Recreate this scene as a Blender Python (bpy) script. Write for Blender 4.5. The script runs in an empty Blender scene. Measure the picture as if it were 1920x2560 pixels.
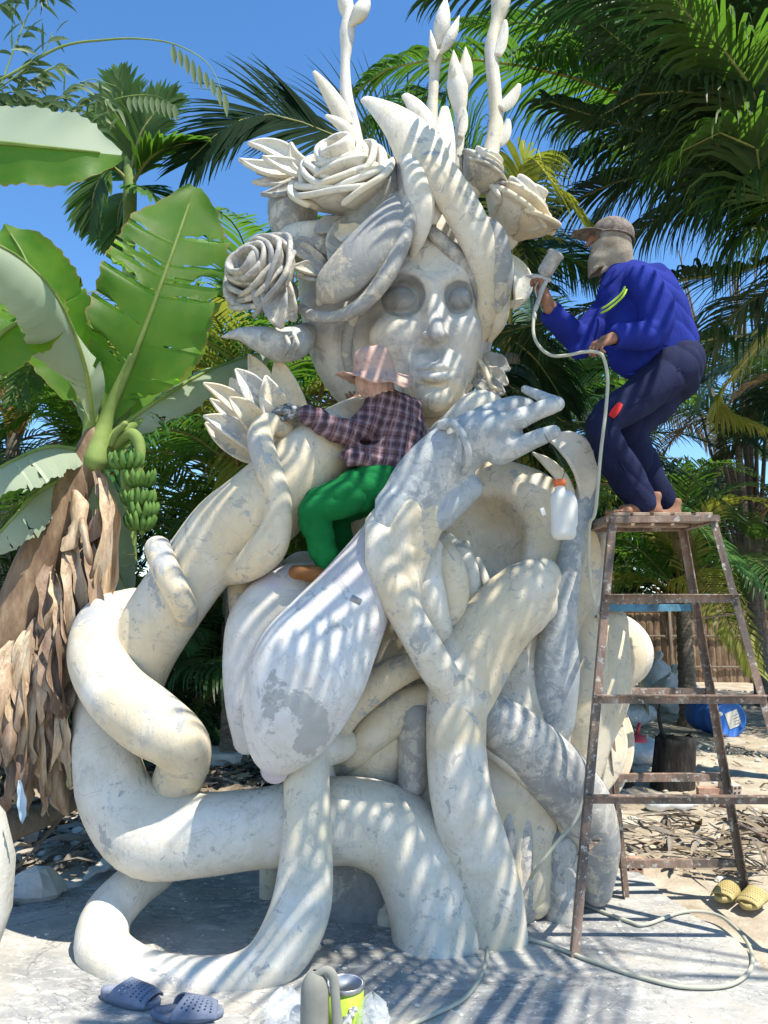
import bpy, math, random
import numpy as np
from mathutils import Vector, Matrix, noise as mnoise
random.seed(7); np.random.seed(7)
R = math.radians
sc = bpy.context.scene
# ------------------------------------------------------------ camera
F, TH, H = 1862.0, R(8.0), 1.5          # focal length and eye height, for a 1920 x 2560 frame
CT, ST = math.cos(TH), math.sin(TH)
cam_d = bpy.data.cameras.new("camera"); cam = bpy.data.objects.new("camera", cam_d)
sc.collection.objects.link(cam)
cam.location = (0, 0, H); cam.rotation_euler = (R(90) + TH, 0, 0)
cam_d.sensor_fit = 'VERTICAL'; cam_d.sensor_height = 24; cam_d.lens = F / 2560 * 24
cam_d.clip_start = .05; cam_d.clip_end = 500
sc.camera = cam
# ------------------------------------------------------------ sky and sun
SUN = Vector((0.40, -0.32, 1.0)).normalized()
w = bpy.data.worlds.new("World"); sc.world = w; w.use_nodes = True
nt = w.node_tree; nt.nodes.clear()
sky = nt.nodes.new("ShaderNodeTexSky"); sky.sky_type = 'NISHITA'; sky.sun_disc = False
sky.sun_elevation = math.asin(SUN.z); sky.sun_rotation = math.atan2(SUN.x, SUN.y)
sky.air_density = 1.0; sky.dust_density = 0.0; sky.ozone_density = 3.2; sky.altitude = 0
bg = nt.nodes.new("ShaderNodeBackground"); bg.inputs[1].default_value = 0.122
out = nt.nodes.new("ShaderNodeOutputWorld")
hs = nt.nodes.new('ShaderNodeHueSaturation'); hs.inputs['Saturation'].default_value = 1.2; hs.inputs['Value'].default_value = 1.35; nt.links.new(sky.outputs[0], hs.inputs['Color']); nt.links.new(hs.outputs[0], bg.inputs[0]); nt.links.new(bg.outputs[0], out.inputs[0])
sun_d = bpy.data.lights.new("sun", 'SUN'); sun_d.energy = 5.0; sun_d.angle = R(.5); sun_d.color = (1, .93, .8)
sun = bpy.data.objects.new("sun", sun_d); sc.collection.objects.link(sun)
sun.rotation_euler = SUN.to_track_quat('Z', 'Y').to_euler()
sc.view_settings.view_transform = 'Standard'; sc.view_settings.look = 'None'
sc.view_settings.exposure = 0.62; sc.view_settings.gamma = 1
sc.view_settings.use_curve_mapping = False
sc.cycles.max_bounces = 7; sc.cycles.transparent_max_bounces = 8
sc.cycles.diffuse_bounces = 4; sc.cycles.glossy_bounces = 2; sc.cycles.transmission_bounces = 5
sc.cycles.use_denoising = True

# ------------------------------------------------------------ helpers
def ray_t(py, Y): return Y / (CT - (1280 - py) / F * ST)
def P(px, py, Y):
    v = (1280 - py) / F; t = Y / (CT - v * ST)
    return np.array([(px - 960) / F * t, Y, H + t * (ST + v * CT)])
def G(px, py, z=0.0):
    v = (1280 - py) / F; t = (z - H) / (ST + v * CT)
    return np.array([(px - 960) / F * t, t * (CT - v * ST), z])
def RR(r, py, Y): return r * ray_t(py, Y) / F
def nrm(v): v = np.asarray(v, float); return v / (np.linalg.norm(v) + 1e-12)

def mk(name, V, Fc, mat, parent=None, smooth=True, solid=0, label=None, sub=0):
    me = bpy.data.meshes.new(name)
    V = np.asarray(V, dtype=np.float64)
    me.from_pydata(V.tolist() if len(V) < 60000 else V, [], Fc if isinstance(Fc, list) else Fc.tolist())
    if isinstance(mat, (list, tuple)):
        for m in mat: me.materials.append(m)
    else: me.materials.append(mat)
    if smooth: me.polygons.foreach_set("use_smooth", np.ones(len(me.polygons), dtype=bool))
    me.update()
    return link(name, me, parent, solid, label, sub)
def link(name, me, parent=None, solid=0, label=None, sub=0):
    o = bpy.data.objects.new(name, me); sc.collection.objects.link(o)
    if parent is not None:
        o.parent = parent
        if parent.type == 'EMPTY': o.location = -Vector(parent.location) if not parent.get('_local') else (0, 0, 0)
    if solid:
        m = o.modifiers.new("solid", 'SOLIDIFY'); m.thickness = solid; m.offset = 0
    if sub:
        m = o.modifiers.new("sub", 'SUBSURF'); m.levels = m.render_levels = sub
    if label: o['label'] = label
    return o
def thing(name, label, cat, loc=(0, 0, 0), group=None, local=False):
    o = bpy.data.objects.new(name, None); sc.collection.objects.link(o)
    o.location = [float(c) for c in loc]; o['label'] = label; o['category'] = cat
    o.empty_display_size = .1
    if group: o['group'] = group
    if local: o['_local'] = 1
    return o
def tag(o, label=None, cat=None, group=None, kind=None):
    if label: o['label'] = label
    if cat: o['category'] = cat
    if group: o['group'] = group
    if kind: o['kind'] = kind
    return o

class MB:
    def __init__(s): s.V = []; s.F = []; s.M = []; s.n = 0
    def add(s, V, Fc, m=0):
        V = np.asarray(V, float); s.V.append(V)
        s.F += [tuple(int(i) + s.n for i in f) for f in Fc]; s.M += [m] * len(Fc); s.n += len(V)
        return s
    def obj(s, name, mat, parent=None, smooth=True, **k):
        o = mk(name, np.concatenate(s.V), s.F, mat, parent, smooth, **k)
        if any(s.M): o.data.polygons.foreach_set("material_index", np.array(s.M, dtype=np.int32))
        return o

def box(c, d, rot=None, bev=0.0):
    """box centred at c, dims d, rot = 3x3; bevelled corners by insetting"""
    d = np.asarray(d, float) / 2
    if bev <= 0:
        V = np.array([[x, y, z] for x in (-1, 1) for y in (-1, 1) for z in (-1, 1)]) * d
        Fc = [(0, 1, 3, 2), (4, 6, 7, 5), (0, 4, 5, 1), (2, 3, 7, 6), (0, 2, 6, 4), (1, 5, 7, 3)]
    else:
        b = min(bev, d.min() * .9); V = []
        for sx in (-1, 1):
            for sy in (-1, 1):
                for sz in (-1, 1):
                    s = np.array([sx, sy, sz])
                    for ax in range(3):
                        q = s * (d - b); q[ax] = s[ax] * d[ax]; V.append(q)
        V = np.array(V); I = lambda sx, sy, sz, ax: ((sx > 0) * 4 + (sy > 0) * 2 + (sz > 0)) * 3 + ax
        Fc = []
        for s in (-1, 1):
            q = [I(s, -1, -1, 0), I(s, 1, -1, 0), I(s, 1, 1, 0), I(s, -1, 1, 0)]; Fc.append(q if s > 0 else q[::-1])
            q = [I(-1, s, -1, 1), I(-1, s, 1, 1), I(1, s, 1, 1), I(1, s, -1, 1)]; Fc.append(q if s > 0 else q[::-1])
            q = [I(-1, -1, s, 2), I(1, -1, s, 2), I(1, 1, s, 2), I(-1, 1, s, 2)]; Fc.append(q if s > 0 else q[::-1])
        for a in (-1, 1):
            for b2 in (-1, 1):
                Fc.append([I(a, b2, -1, 0), I(a, b2, 1, 0), I(a, b2, 1, 1), I(a, b2, -1, 1)])
                Fc.append([I(a, -1, b2, 0), I(a, 1, b2, 0), I(a, 1, b2, 2), I(a, -1, b2, 2)])
                Fc.append([I(-1, a, b2, 1), I(1, a, b2, 1), I(1, a, b2, 2), I(-1, a, b2, 2)])
                for c2 in (-1, 1): Fc.append([I(a, b2, c2, 0), I(a, b2, c2, 1), I(a, b2, c2, 2)])
        # make winding face outwards
        out_ = []
        for f in Fc:
            p = V[f]; n = np.cross(p[1] - p[0], p[2] - p[0])
            out_.append(tuple(f) if n @ p.mean(0) > 0 else tuple(f[::-1]))
        Fc = out_
    if rot is not None: V = V @ np.asarray(rot).T
    return V + np.asarray(c, float), Fc
def frame_from(z, up=(0, 0, 1)):
    z = nrm(z); x = np.cross(up, z)
    if np.linalg.norm(x) < 1e-3: x = np.cross((0, 1, 0), z)
    x = nrm(x); y = np.cross(z, x)
    return np.stack([x, y, z], 1)
def bar(a, b, w, h=None, up=(0, 0, 1), bev=0.0):
    a = np.asarray(a, float); b = np.asarray(b, float); h = h or w
    return box((a + b) / 2, (w, h, np.linalg.norm(b - a)), frame_from(b - a, up), bev)
def rotz(a): c, s = math.cos(a), math.sin(a); return np.array([[c, -s, 0], [s, c, 0], [0, 0, 1.]])
def rotx(a): c, s = math.cos(a), math.sin(a); return np.array([[1., 0, 0], [0, c, -s], [0, s, c]])
def roty(a): c, s = math.cos(a), math.sin(a); return np.array([[c, 0, s], [0, 1., 0], [-s, 0, c]])

def catmull(pts, n):
    pts = np.asarray(pts, float)
    if len(pts) == 2:
        t = np.linspace(0, 1, n)[:, None]; return pts[0] * (1 - t) + pts[1] * t
    q = np.vstack([2 * pts[0] - pts[1], pts, 2 * pts[-1] - pts[-2]])
    L = np.cumsum(np.r_[0, np.linalg.norm(np.diff(pts[:, :3], axis=0), axis=1)]); L /= L[-1]
    out_ = []
    for s in np.linspace(0, 1, n):
        i = min(max(np.searchsorted(L, s, side='right') - 1, 0), len(pts) - 2)
        t = (s - L[i]) / max(L[i + 1] - L[i], 1e-9)
        p0, p1, p2, p3 = q[i], q[i + 1], q[i + 2], q[i + 3]
        out_.append(.5 * ((2 * p1) + (-p0 + p2) * t + (2 * p0 - 5 * p1 + 4 * p2 - p3) * t * t + (-p0 + 3 * p1 - 3 * p2 + p3) * t ** 3))
    return np.array(out_)
def frames(C, up=(0, -1, .2)):
    T = np.gradient(C, axis=0); T /= np.linalg.norm(T, axis=1)[:, None] + 1e-12
    n = np.cross(np.cross(T[0], up), T[0])
    if np.linalg.norm(n) < 1e-3: n = np.cross(T[0], (1, 0, 0))
    n = nrm(n); N = []
    for t in T:
        n = nrm(n - t * (n @ t)); N.append(n)
    N = np.array(N); return T, N, np.cross(T, N)
def tube3(pts, n=40, sides=20, caps=True, flat=1.0, up=(0, -1, .2), wob=0.0, ridges=None):
    """pts: x,y,z,r ; flat squashes along N (towards the viewer) ; ridges=(count,amp)"""
    C = catmull(pts, n); rad = np.maximum(C[:, 3], 1e-4); C = C[:, :3]
    T, N, B = frames(C, up)
    a = np.linspace(0, 2 * np.pi, sides, endpoint=False)
    if caps:   # rounded ends
        def cap(i, sgn):
            rr = []; k = 5
            for j in range(k, 0, -1):
                th = j / k * np.pi / 2 * .98
                rr.append((C[i] + sgn * T[i] * rad[i] * math.sin(th), rad[i] * math.cos(th), i))
            return rr
        rings = cap(0, -1) + [(C[i], rad[i], i) for i in range(n)] + cap(n - 1, 1)[::-1]
    else: rings = [(C[i], rad[i], i) for i in range(n)]
    V = []
    for k, (c, r, i) in enumerate(rings):
        rr = r * np.ones(sides)
        if wob: rr = rr * (1 + wob * np.sin(a * 2 + k * .17) + wob * .7 * np.sin(a * 3 - k * .11 + 1))
        if ridges: rr = rr * (1 + ridges[1] * np.sin(a * ridges[0] + k * .05) * min(1, k / 6, (len(rings) - k) / 6))
        V.append(c + np.cos(a)[:, None] * N[i] * (rr * flat)[:, None] + np.sin(a)[:, None] * B[i] * rr[:, None])
    m = len(rings); V = np.concatenate(V); Fc = []
    for k in range(m - 1):
        for j in range(sides):
            j2 = (j + 1) % sides
            Fc.append((k * sides + j, k * sides + j2, (k + 1) * sides + j2, (k + 1) * sides + j))
    Fc.append(tuple(range(sides))[::-1]); Fc.append(tuple((m - 1) * sides + j for j in range(sides)))
    return V, Fc
def px3(pts): return [tuple(P(x, y, Y)) + (RR(r, y, Y),) for x, y, Y, r in pts]
def tubepx(pts, **k): return tube3(px3(pts), **k)

def petal3(base, tip, w, bend=(0, 0, 0), nor=(0, -1, 0), cup=.25, prof=(.25, .75, 1, .85, .05), nl=18, nw=10, ruf=0.0, curl=0.0, rf=9, fold=0.0):
    """leaf/petal sheet from base to tip, half width w"""
    base = np.asarray(base, float); tip = np.asarray(tip, float); bend = np.asarray(bend, float)
    s = np.linspace(0, 1, nl); mid = (base + tip) / 2 + bend
    C = ((1 - s) ** 2)[:, None] * base + (2 * s * (1 - s))[:, None] * (2 * mid - (base + tip) / 2) + (s ** 2)[:, None] * tip
    T = np.gradient(C, axis=0); T /= np.linalg.norm(T, axis=1)[:, None]
    nor = nrm(nor)
    W = np.interp(s, np.linspace(0, 1, len(prof)), prof) * w
    k = np.array([.25, .5, .25])
    W = np.r_[W[0], np.convolve(W, k, 'valid'), W[-1]]
    V = []
    ph = random.random() * 6
    for i in range(nl):
        S = nrm(np.cross(T[i], nor)); Nn = np.cross(S, T[i])
        for j in range(nw + 1):
            u = j / nw * 2 - 1
            off = cup * (u * u) * W[i] + ruf * abs(u) ** 2 * w * math.sin(s[i] * rf * 2 + ph + (1.3 if u > 0 else 0)) - curl * w * max(0, s[i] - .6) ** 2 * 6 - fold * abs(u) * W[i]
            V.append(C[i] + S * u * W[i] + Nn * off)
    Fc = [(i * (nw + 1) + j, i * (nw + 1) + j + 1, (i + 1) * (nw + 1) + j + 1, (i + 1) * (nw + 1) + j) for i in range(nl - 1) for j in range(nw)]
    return np.array(V), Fc
def petalpx(base, tip, wpx, bend=(0, 0, 0), **k):
    """base/tip (px,py,Y); bend in (px,py,dY) offset of the midpoint"""
    b, t = P(*base), P(*tip); m = ((base[0] + tip[0]) / 2, (base[1] + tip[1]) / 2, (base[2] + tip[2]) / 2)
    bd = P(m[0] + bend[0], m[1] + bend[1], m[2] + bend[2]) - (b + t) / 2
    return petal3(b, t, RR(wpx, m[1], m[2]), bd, **k)

class Vol:
    """distance field on a grid, meshed by surface nets"""
    def __init__(s, lo, hi, res):
        s.lo = np.array(lo, np.float32); s.res = res
        s.n = np.ceil((np.array(hi) - s.lo) / res).astype(int) + 1
        s.D = np.full(s.n, 1.0, np.float32)
    def _box(s, lo, hi):
        a = np.clip(np.floor((lo - s.lo) / s.res).astype(int), 0, s.n); b = np.clip(np.ceil((hi - s.lo) / s.res).astype(int) + 1, 0, s.n)
        if (b <= a).any(): return None
        g = [s.lo[i] + s.res * np.arange(a[i], b[i], dtype=np.float32) for i in range(3)]
        return tuple(slice(a[i], b[i]) for i in range(3)), np.meshgrid(*g, indexing='ij', sparse=True)
    def _mix(s, sl, d, k, op):
        D = s.D[sl]
        if op == 'add':
            h = np.clip(.5 + .5 * (D - d) / k, 0, 1); s.D[sl] = D + (d - D) * h - k * h * (1 - h)
        elif op == 'sub':
            h = np.clip(.5 - .5 * (D + d) / k, 0, 1); s.D[sl] = D + (-d - D) * h + k * h * (1 - h)
    def cap(s, a, b, ra, rb, k=.03, op='add', sq=None):
        a = np.asarray(a, np.float32); b = np.asarray(b, np.float32); m = max(ra, rb) + k * 1.6 + 2 * s.res
        q = s._box(np.minimum(a, b) - m, np.maximum(a, b) + m)
        if q is None: return s
        sl, (X, Y, Z) = q; ab = b - a; L = float(ab @ ab) + 1e-9
        t = np.clip(((X - a[0]) * ab[0] + (Y - a[1]) * ab[1] + (Z - a[2]) * ab[2]) / L, 0, 1)
        fy = sq or 1.0
        d = np.sqrt((X - a[0] - t * ab[0]) ** 2 + ((Y - a[1] - t * ab[1]) * fy) ** 2 + (Z - a[2] - t * ab[2]) ** 2) - (ra + (rb - ra) * t)
        s._mix(sl, d, k, op); return s
    def chain(s, pts, k=.03, op='add', n=None, sq=None):
        """one limb: plain union of tapered capsules, blended into the field once"""
        pts = np.asarray(catmull(pts, n) if n else catmull(pts, max(len(pts) * 4, 8)), np.float32); pts[:, 3] = np.maximum(pts[:, 3], .001) + (k * .1 if op == 'add' else 0)
        m = float(pts[:, 3].max()) + k * 1.6 + 2 * s.res; q = s._box(pts[:, :3].min(0) - m, pts[:, :3].max(0) + m)
        if q is None: return s
        sl, (X, Y, Z) = q; best = None; fy = sq or 1.0; x0, y0, z0 = (g.ravel()[0] for g in (X, Y, Z)); shp = (X.size, Y.size, Z.size); best = np.full(shp, 1.0, np.float32)
        for a, b in zip(pts[:-1], pts[1:]):
            mm = max(a[3], b[3]) + k * 1.6 + 3 * s.res; lo = np.minimum(a[:3], b[:3]) - mm; hi = np.maximum(a[:3], b[:3]) + mm
            i0 = np.clip(np.floor((lo - (x0, y0, z0)) / s.res).astype(int), 0, shp); i1 = np.clip(np.ceil((hi - (x0, y0, z0)) / s.res).astype(int) + 1, 0, shp)
            if (i1 <= i0).any(): continue
            xs_, ys_, zs_ = X[i0[0]:i1[0]], Y[:, i0[1]:i1[1]], Z[:, :, i0[2]:i1[2]]; ab = b[:3] - a[:3]; L = float(ab @ ab) + 1e-9
            t = np.clip(((xs_ - a[0]) * ab[0] + (ys_ - a[1]) * ab[1] + (zs_ - a[2]) * ab[2]) / L, 0, 1)
            d = np.sqrt((xs_ - a[0] - t * ab[0]) ** 2 + ((ys_ - a[1] - t * ab[1]) * fy) ** 2 + (zs_ - a[2] - t * ab[2]) ** 2) - (a[3] + (b[3] - a[3]) * t)
            w_ = (slice(i0[0], i1[0]), slice(i0[1], i1[1]), slice(i0[2], i1[2])); best[w_] = np.minimum(best[w_], d)
        s._mix(sl, best, k, op); return s
    def ell(s, c, r, rot=None, k=.03, op='add'):
        c = np.asarray(c, np.float32); r = np.asarray(r, np.float32); m = r.max() + k * 3 + r.max() * .6 + 2 * s.res
        q = s._box(c - m, c + m)
        if q is None: return s
        sl, (X, Y, Z) = q; X = X - c[0]; Y = Y - c[1]; Z = Z - c[2]
        if rot is not None:
            M = np.asarray(rot, np.float32).T
            X, Y, Z = (M[0, 0] * X + M[0, 1] * Y + M[0, 2] * Z, M[1, 0] * X + M[1, 1] * Y + M[1, 2] * Z, M[2, 0] * X + M[2, 1] * Y + M[2, 2] * Z)
        k0 = np.sqrt((X / r[0]) ** 2 + (Y / r[1]) ** 2 + (Z / r[2]) ** 2); k1 = np.sqrt((X / r[0] ** 2) ** 2 + (Y / r[1] ** 2) ** 2 + (Z / r[2] ** 2) ** 2) + 1e-6
        s._mix(sl, k0 * (k0 - 1) / k1, k, op); return s
    def ripple(s, fn):
        g = [s.lo[i] + s.res * np.arange(s.n[i], dtype=np.float32) for i in range(3)]
        X, Y, Z = np.meshgrid(*g, indexing='ij', sparse=True); s.D = s.D + fn(X, Y, Z).astype(np.float32); return s
    def mesh(s):
        D = s.D; n = s.n
        D[0] = D[-1] = 1; D[:, 0] = D[:, -1] = 1; D[:, :, 0] = D[:, :, -1] = 1
        I = D < 0
        cs = [(i, j, k) for i in (0, 1) for j in (0, 1) for k in (0, 1)]
        cnt = sum(I[i:n[0] - 1 + i, j:n[1] - 1 + j, k:n[2] - 1 + k].astype(np.uint8) for i, j, k in cs)
        act = np.argwhere((cnt > 0) & (cnt < 8)); vals = np.stack([D[act[:, 0] + i, act[:, 1] + j, act[:, 2] + k] for i, j, k in cs], 1)
        S = np.zeros((len(act), 3)); c = np.zeros(len(act)); cs_ = np.array(cs)
        for a in range(8):
            for b in range(a + 1, 8):
                df = cs_[b] - cs_[a]
                if abs(df).sum() != 1: continue
                va, vb = vals[:, a], vals[:, b]; m = (va < 0) != (vb < 0)
                t = np.where(m, va / np.where(m, va - vb, 1), 0)
                S += m[:, None] * (cs_[a] + t[:, None] * df); c += m
        V = (act + S / c[:, None]) * s.res + s.lo
        idx = np.full(n, -1, np.int32); idx[act[:, 0], act[:, 1], act[:, 2]] = np.arange(len(act))
        Fs = []
        for ax in range(3):
            o = [0, 0, 0]; o[ax] = 1; u = [0, 0, 0]; u[(ax + 1) % 3] = 1; v = [0, 0, 0]; v[(ax + 2) % 3] = 1
            A = I[:n[0] - o[0], :n[1] - o[1], :n[2] - o[2]]; B = I[o[0]:, o[1]:, o[2]:]
            e = np.argwhere(A != B); e = e[(e >= 1).all(1)]; fl = A[e[:, 0], e[:, 1], e[:, 2]]
            g = lambda d: idx[e[:, 0] - d[0], e[:, 1] - d[1], e[:, 2] - d[2]]
            uv = [u[i] + v[i] for i in range(3)]
            q = np.stack([g([0, 0, 0]), g(u), g(uv), g(v)], 1)
            q = np.where(fl[:, None], q, q[:, ::-1]); Fs.append(q[(q >= 0).all(1)])
        return V, np.concatenate(Fs)
def vol_for(pts, res, pad=.1):
    p = np.array([q[:3] for q in pts]); r = max(q[3] for q in pts) + pad
    return Vol(p.min(0) - r, p.max(0) + r, res)

# ------------------------------------------------------------ materials
def mat(name, col=(.5, .5, .5), rough=.6, spec=.3, metal=0):
    m = bpy.data.materials.new(name); m.use_nodes = True; b = m.node_tree.nodes["Principled BSDF"]
    b.inputs["Base Color"].default_value = (*col, 1); b.inputs["Roughness"].default_value = rough
    b.inputs["Specular IOR Level"].default_value = spec; b.inputs["Metallic"].default_value = metal
    return m
class N:
    """tiny node builder"""
    def __init__(s, m): s.m = m; s.t = m.node_tree; s.b = s.t.nodes["Principled BSDF"]; s.o = s.t.nodes["Material Output"]; s.tc = s.new("ShaderNodeTexCoord")
    def new(s, ty, **k):
        n = s.t.nodes.new(ty)
        for a, v in k.items(): setattr(n, a, v)
        return n
    def l(s, a, b): s.t.links.new(a, b); return s
    def co(s, scale=(1, 1, 1), rot=(0, 0, 0), src="Object"):
        n = s.new("ShaderNodeMapping"); n.inputs["Scale"].default_value = scale; n.inputs["Rotation"].default_value = rot
        s.l(s.tc.outputs[src], n.inputs[0]); return n.outputs[0]
    def noise(s, scale, detail=5, rough=.6, dist=0, vec=None):
        n = s.new("ShaderNodeTexNoise"); n.inputs["Scale"].default_value = scale; n.inputs["Detail"].default_value = detail
        n.inputs["Roughness"].default_value = rough; n.inputs["Distortion"].default_value = dist
        s.l(vec if vec is not None else s.tc.outputs["Object"], n.inputs["Vector"]); return n.outputs["Fac"]
    def ramp(s, src, stops, interp='LINEAR'):
        n = s.new("ShaderNodeValToRGB"); n.color_ramp.interpolation = interp; e = n.color_ramp.elements
        while len(e) < len(stops): e.new(.5)
        for q, (p, c) in zip(e, stops): q.position = p; q.color = (*c, 1) if len(c) == 3 else c
        s.l(src, n.inputs[0]); return n.outputs[0]
    def mix(s, fac, a, b, mode='MIX'):
        n = s.new("ShaderNodeMix", data_type='RGBA', blend_type=mode)
        for i, v in ((0, fac), (6, a), (7, b)):
            if hasattr(v, 'links') or hasattr(v, 'is_linked'): s.l(v, n.inputs[i])
            else: n.inputs[i].default_value = v if i == 0 else (*v, 1)
        return n.outputs[2]
    def math(s, op, a, b=0.0, clamp=False):
        n = s.new("ShaderNodeMath", operation=op); n.use_clamp = clamp
        for i, v in ((0, a), (1, b)):
            if hasattr(v, 'is_linked'): s.l(v, n.inputs[i])
            else: n.inputs[i].default_value = v
        return n.outputs[0]
    def col(s, c): s.l(c, s.b.inputs["Base Color"]); return s
    def bump(s, h, st=.3, d=.02):
        n = s.new("ShaderNodeBump"); n.inputs["Strength"].default_value = st; n.inputs["Distance"].default_value = d
        s.l(h, n.inputs["Height"]); s.l(n.outputs[0], s.b.inputs["Normal"]); return s
    def trans(s, c, f=.35):
        """mix in translucency (thin leaves)"""
        tr = s.new("ShaderNodeBsdfTranslucent"); mx = s.new("ShaderNodeMixShader"); mx.inputs[0].default_value = f
        if hasattr(c, 'is_linked'): s.l(c, tr.inputs[0])
        else: tr.inputs[0].default_value = (*c, 1)
        s.l(s.b.outputs[0], mx.inputs[1]); s.l(tr.outputs[0], mx.inputs[2]); s.l(mx.outputs[0], s.o.inputs[0]); return s
def noisy(name, stops, scale=6, detail=6, rough=.7, bump=.2, bs=None, spec=.25, bd=.01, dist=0., vscale=None, metal=0):
    m = mat(name, rough=rough, spec=spec, metal=metal); n = N(m)
    vec = n.co(vscale) if vscale else None
    f = n.noise(scale, detail, .65, dist, vec); n.col(n.ramp(f, stops))
    if bump: n.bump(n.noise(bs or scale * 4, 5, .6, 0, vec), bump, bd)
    return m
def plaster(name, cream=(.7, .6, .43), white=(.74, .71, .64), grey=(.33, .335, .33), gt=.56, wt=.5, gs=2.6, tint=None):
    m = mat(name, rough=.62, spec=.25); n = N(m)
    oi = n.new('ShaderNodeObjectInfo'); va = n.new('ShaderNodeVectorMath', operation='ADD'); mu = n.math('MULTIPLY', oi.outputs['Random'], 37.0)
    cx = n.new('ShaderNodeCombineXYZ'); [n.l(mu, cx.inputs[i]) for i in range(3)]; n.l(n.tc.outputs['Object'], va.inputs[0]); n.l(cx.outputs[0], va.inputs[1]); VV = va.outputs[0]
    def mp(sc_, ro):
        q = n.new('ShaderNodeMapping'); q.inputs['Scale'].default_value = sc_; q.inputs['Rotation'].default_value = ro; n.l(VV, q.inputs[0]); return q.outputs[0]
    nz_ = n.noise; n.noise = lambda sc_, de=5, ro=.6, di=0, vec=None: nz_(sc_, de, ro, di, VV if vec is None else vec)
    big = n.ramp(n.noise(1.7, 3, .5, .6), [(wt - .1, (0, 0, 0)), (wt + .06, (1, 1, 1))])
    base = n.mix(big, cream, white)
    base = n.mix(n.ramp(n.noise(9, 6, .65, .4), [(.35, (0, 0, 0)), (.7, (.6, .6, .6))]), base, tuple(c * .74 for c in cream))
    # chipped primer patches: crisp-edged at two sizes, streaked where sanded
    g1 = n.ramp(n.noise(gs, 11, .68, .5), [(gt, (0, 0, 0)), (gt + .012, (1, 1, 1))])
    g2 = n.ramp(n.noise(gs * 4.2, 8, .7, .9), [(gt + .0, (0, 0, 0)), (gt + .03, (.6, .6, .6))])
    g3 = n.ramp(n.noise(5, 6, .75, 1.2, mp((2.4, 2.4, .9), (0, 0, 0))), [(gt - .04, (0, 0, 0)), (gt + .1, (.6, .6, .6))])
    base = n.mix(g1, base, n.mix(n.noise(14, 4), grey, tuple(min(1, c * 1.5) for c in grey)))
    base = n.mix(g2, base, tuple(c * .9 for c in grey)); base = n.mix(g3, base, tuple(c * 1.25 for c in grey))
    if tint: # stain blotches
        base = n.mix(n.ramp(n.noise(1.9, 3, .5, .3, mp((1, 1, 1.3), (1, 0, 2))), [(.56, (0, 0, 0)), (.66, (.6, .6, .6))]), base, tint)
    base = n.mix(n.ramp(n.noise(60, 3, .7), [(.68, (0, 0, 0)), (.76, (.4, .4, .4))]), base, (.2, .2, .19))
    # thin skim-coat edges, rust-brown drips and dirty scuffs
    base = n.mix(n.ramp(n.noise(2.3, 6, .6, 2.0), [(.485, (0, 0, 0)), (.495, (.5, .5, .5)), (.505, (0, 0, 0))]), base, tuple(c * 1.1 for c in grey))
    base = n.mix(n.ramp(n.noise(6, 5, .7, .3, mp((3, 3, .35), (0, 0, 0))), [(.6, (0, 0, 0)), (.78, (.45, .45, .45))]), base, tuple(c * .62 for c in cream))
    n.col(base)
    st_ = n.noise(11, 9, .75, .8, mp((3.2, 3.2, .7), (.5, .3, .4)))      # trowel drag and sanding scratches
    b1 = n.new("ShaderNodeBump"); b1.inputs["Strength"].default_value = .28; b1.inputs["Distance"].default_value = .02; n.l(st_, b1.inputs["Height"])
    b2 = n.new("ShaderNodeBump"); b2.inputs["Strength"].default_value = .35; b2.inputs["Distance"].default_value = -.004; n.l(g1, b2.inputs["Height"]); n.l(b1.outputs[0], b2.inputs["Normal"])
    b3 = n.new("ShaderNodeBump"); b3.inputs["Strength"].default_value = .15; b3.inputs["Distance"].default_value = .008; n.l(n.noise(45, 5, .7), b3.inputs["Height"]); n.l(b2.outputs[0], b3.inputs["Normal"])
    n.l(b3.outputs[0], n.b.inputs["Normal"]); n.l(n.ramp(n.noise(5, 5), [(.3, (.48, .48, .48)), (.7, (.75, .75, .75))]), n.b.inputs["Roughness"])
    return m
# ============================================================ STATUE
PL = plaster("cream_plaster", gt=.59, wt=.56)
PW = plaster("white_plaster", cream=(.72, .65, .5), gt=.61, wt=.46)
PG = plaster("mottled_plaster", cream=(.62, .55, .42), white=(.58, .56, .52), gt=.5, wt=.5, gs=3.2, grey=(.27, .27, .265))
PB = plaster("primed_plaster", cream=(.55, .54, .5), white=(.6, .61, .61), grey=(.31, .34, .36), gt=.5, gs=3.6)
PV = plaster("stained_plaster", cream=(.66, .61, .52), white=(.7, .7, .7), gt=.6, tint=(.5, .43, .55))
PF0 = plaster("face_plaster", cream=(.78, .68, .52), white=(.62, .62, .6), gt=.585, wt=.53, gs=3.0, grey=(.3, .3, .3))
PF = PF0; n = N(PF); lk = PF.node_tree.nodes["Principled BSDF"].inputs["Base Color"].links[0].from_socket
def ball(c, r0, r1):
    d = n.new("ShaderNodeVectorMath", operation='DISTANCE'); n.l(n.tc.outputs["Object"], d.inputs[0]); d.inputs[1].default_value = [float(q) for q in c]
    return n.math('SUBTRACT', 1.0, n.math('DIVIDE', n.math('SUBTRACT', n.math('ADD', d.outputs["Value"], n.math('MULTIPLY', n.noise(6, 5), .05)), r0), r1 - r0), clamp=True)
gm = n.math('MAXIMUM', n.math('MAXIMUM', ball(P(1012, 742, 3.92), .15, .165), ball(P(1142, 745, 3.92), .11, .125)), n.math('MULTIPLY', ball(P(1088, 880, 3.84), .07, .1), .6), clamp=True)  # grey sockets; slight grey below the nose, partly its shadow painted in
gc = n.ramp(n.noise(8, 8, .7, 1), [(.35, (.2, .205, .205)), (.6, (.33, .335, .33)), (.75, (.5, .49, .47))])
sepz = n.new("ShaderNodeSeparateXYZ"); n.l(n.tc.outputs["Object"], sepz.inputs[0]); zf = float(P(1080, 690, 3.9)[2])
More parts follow.
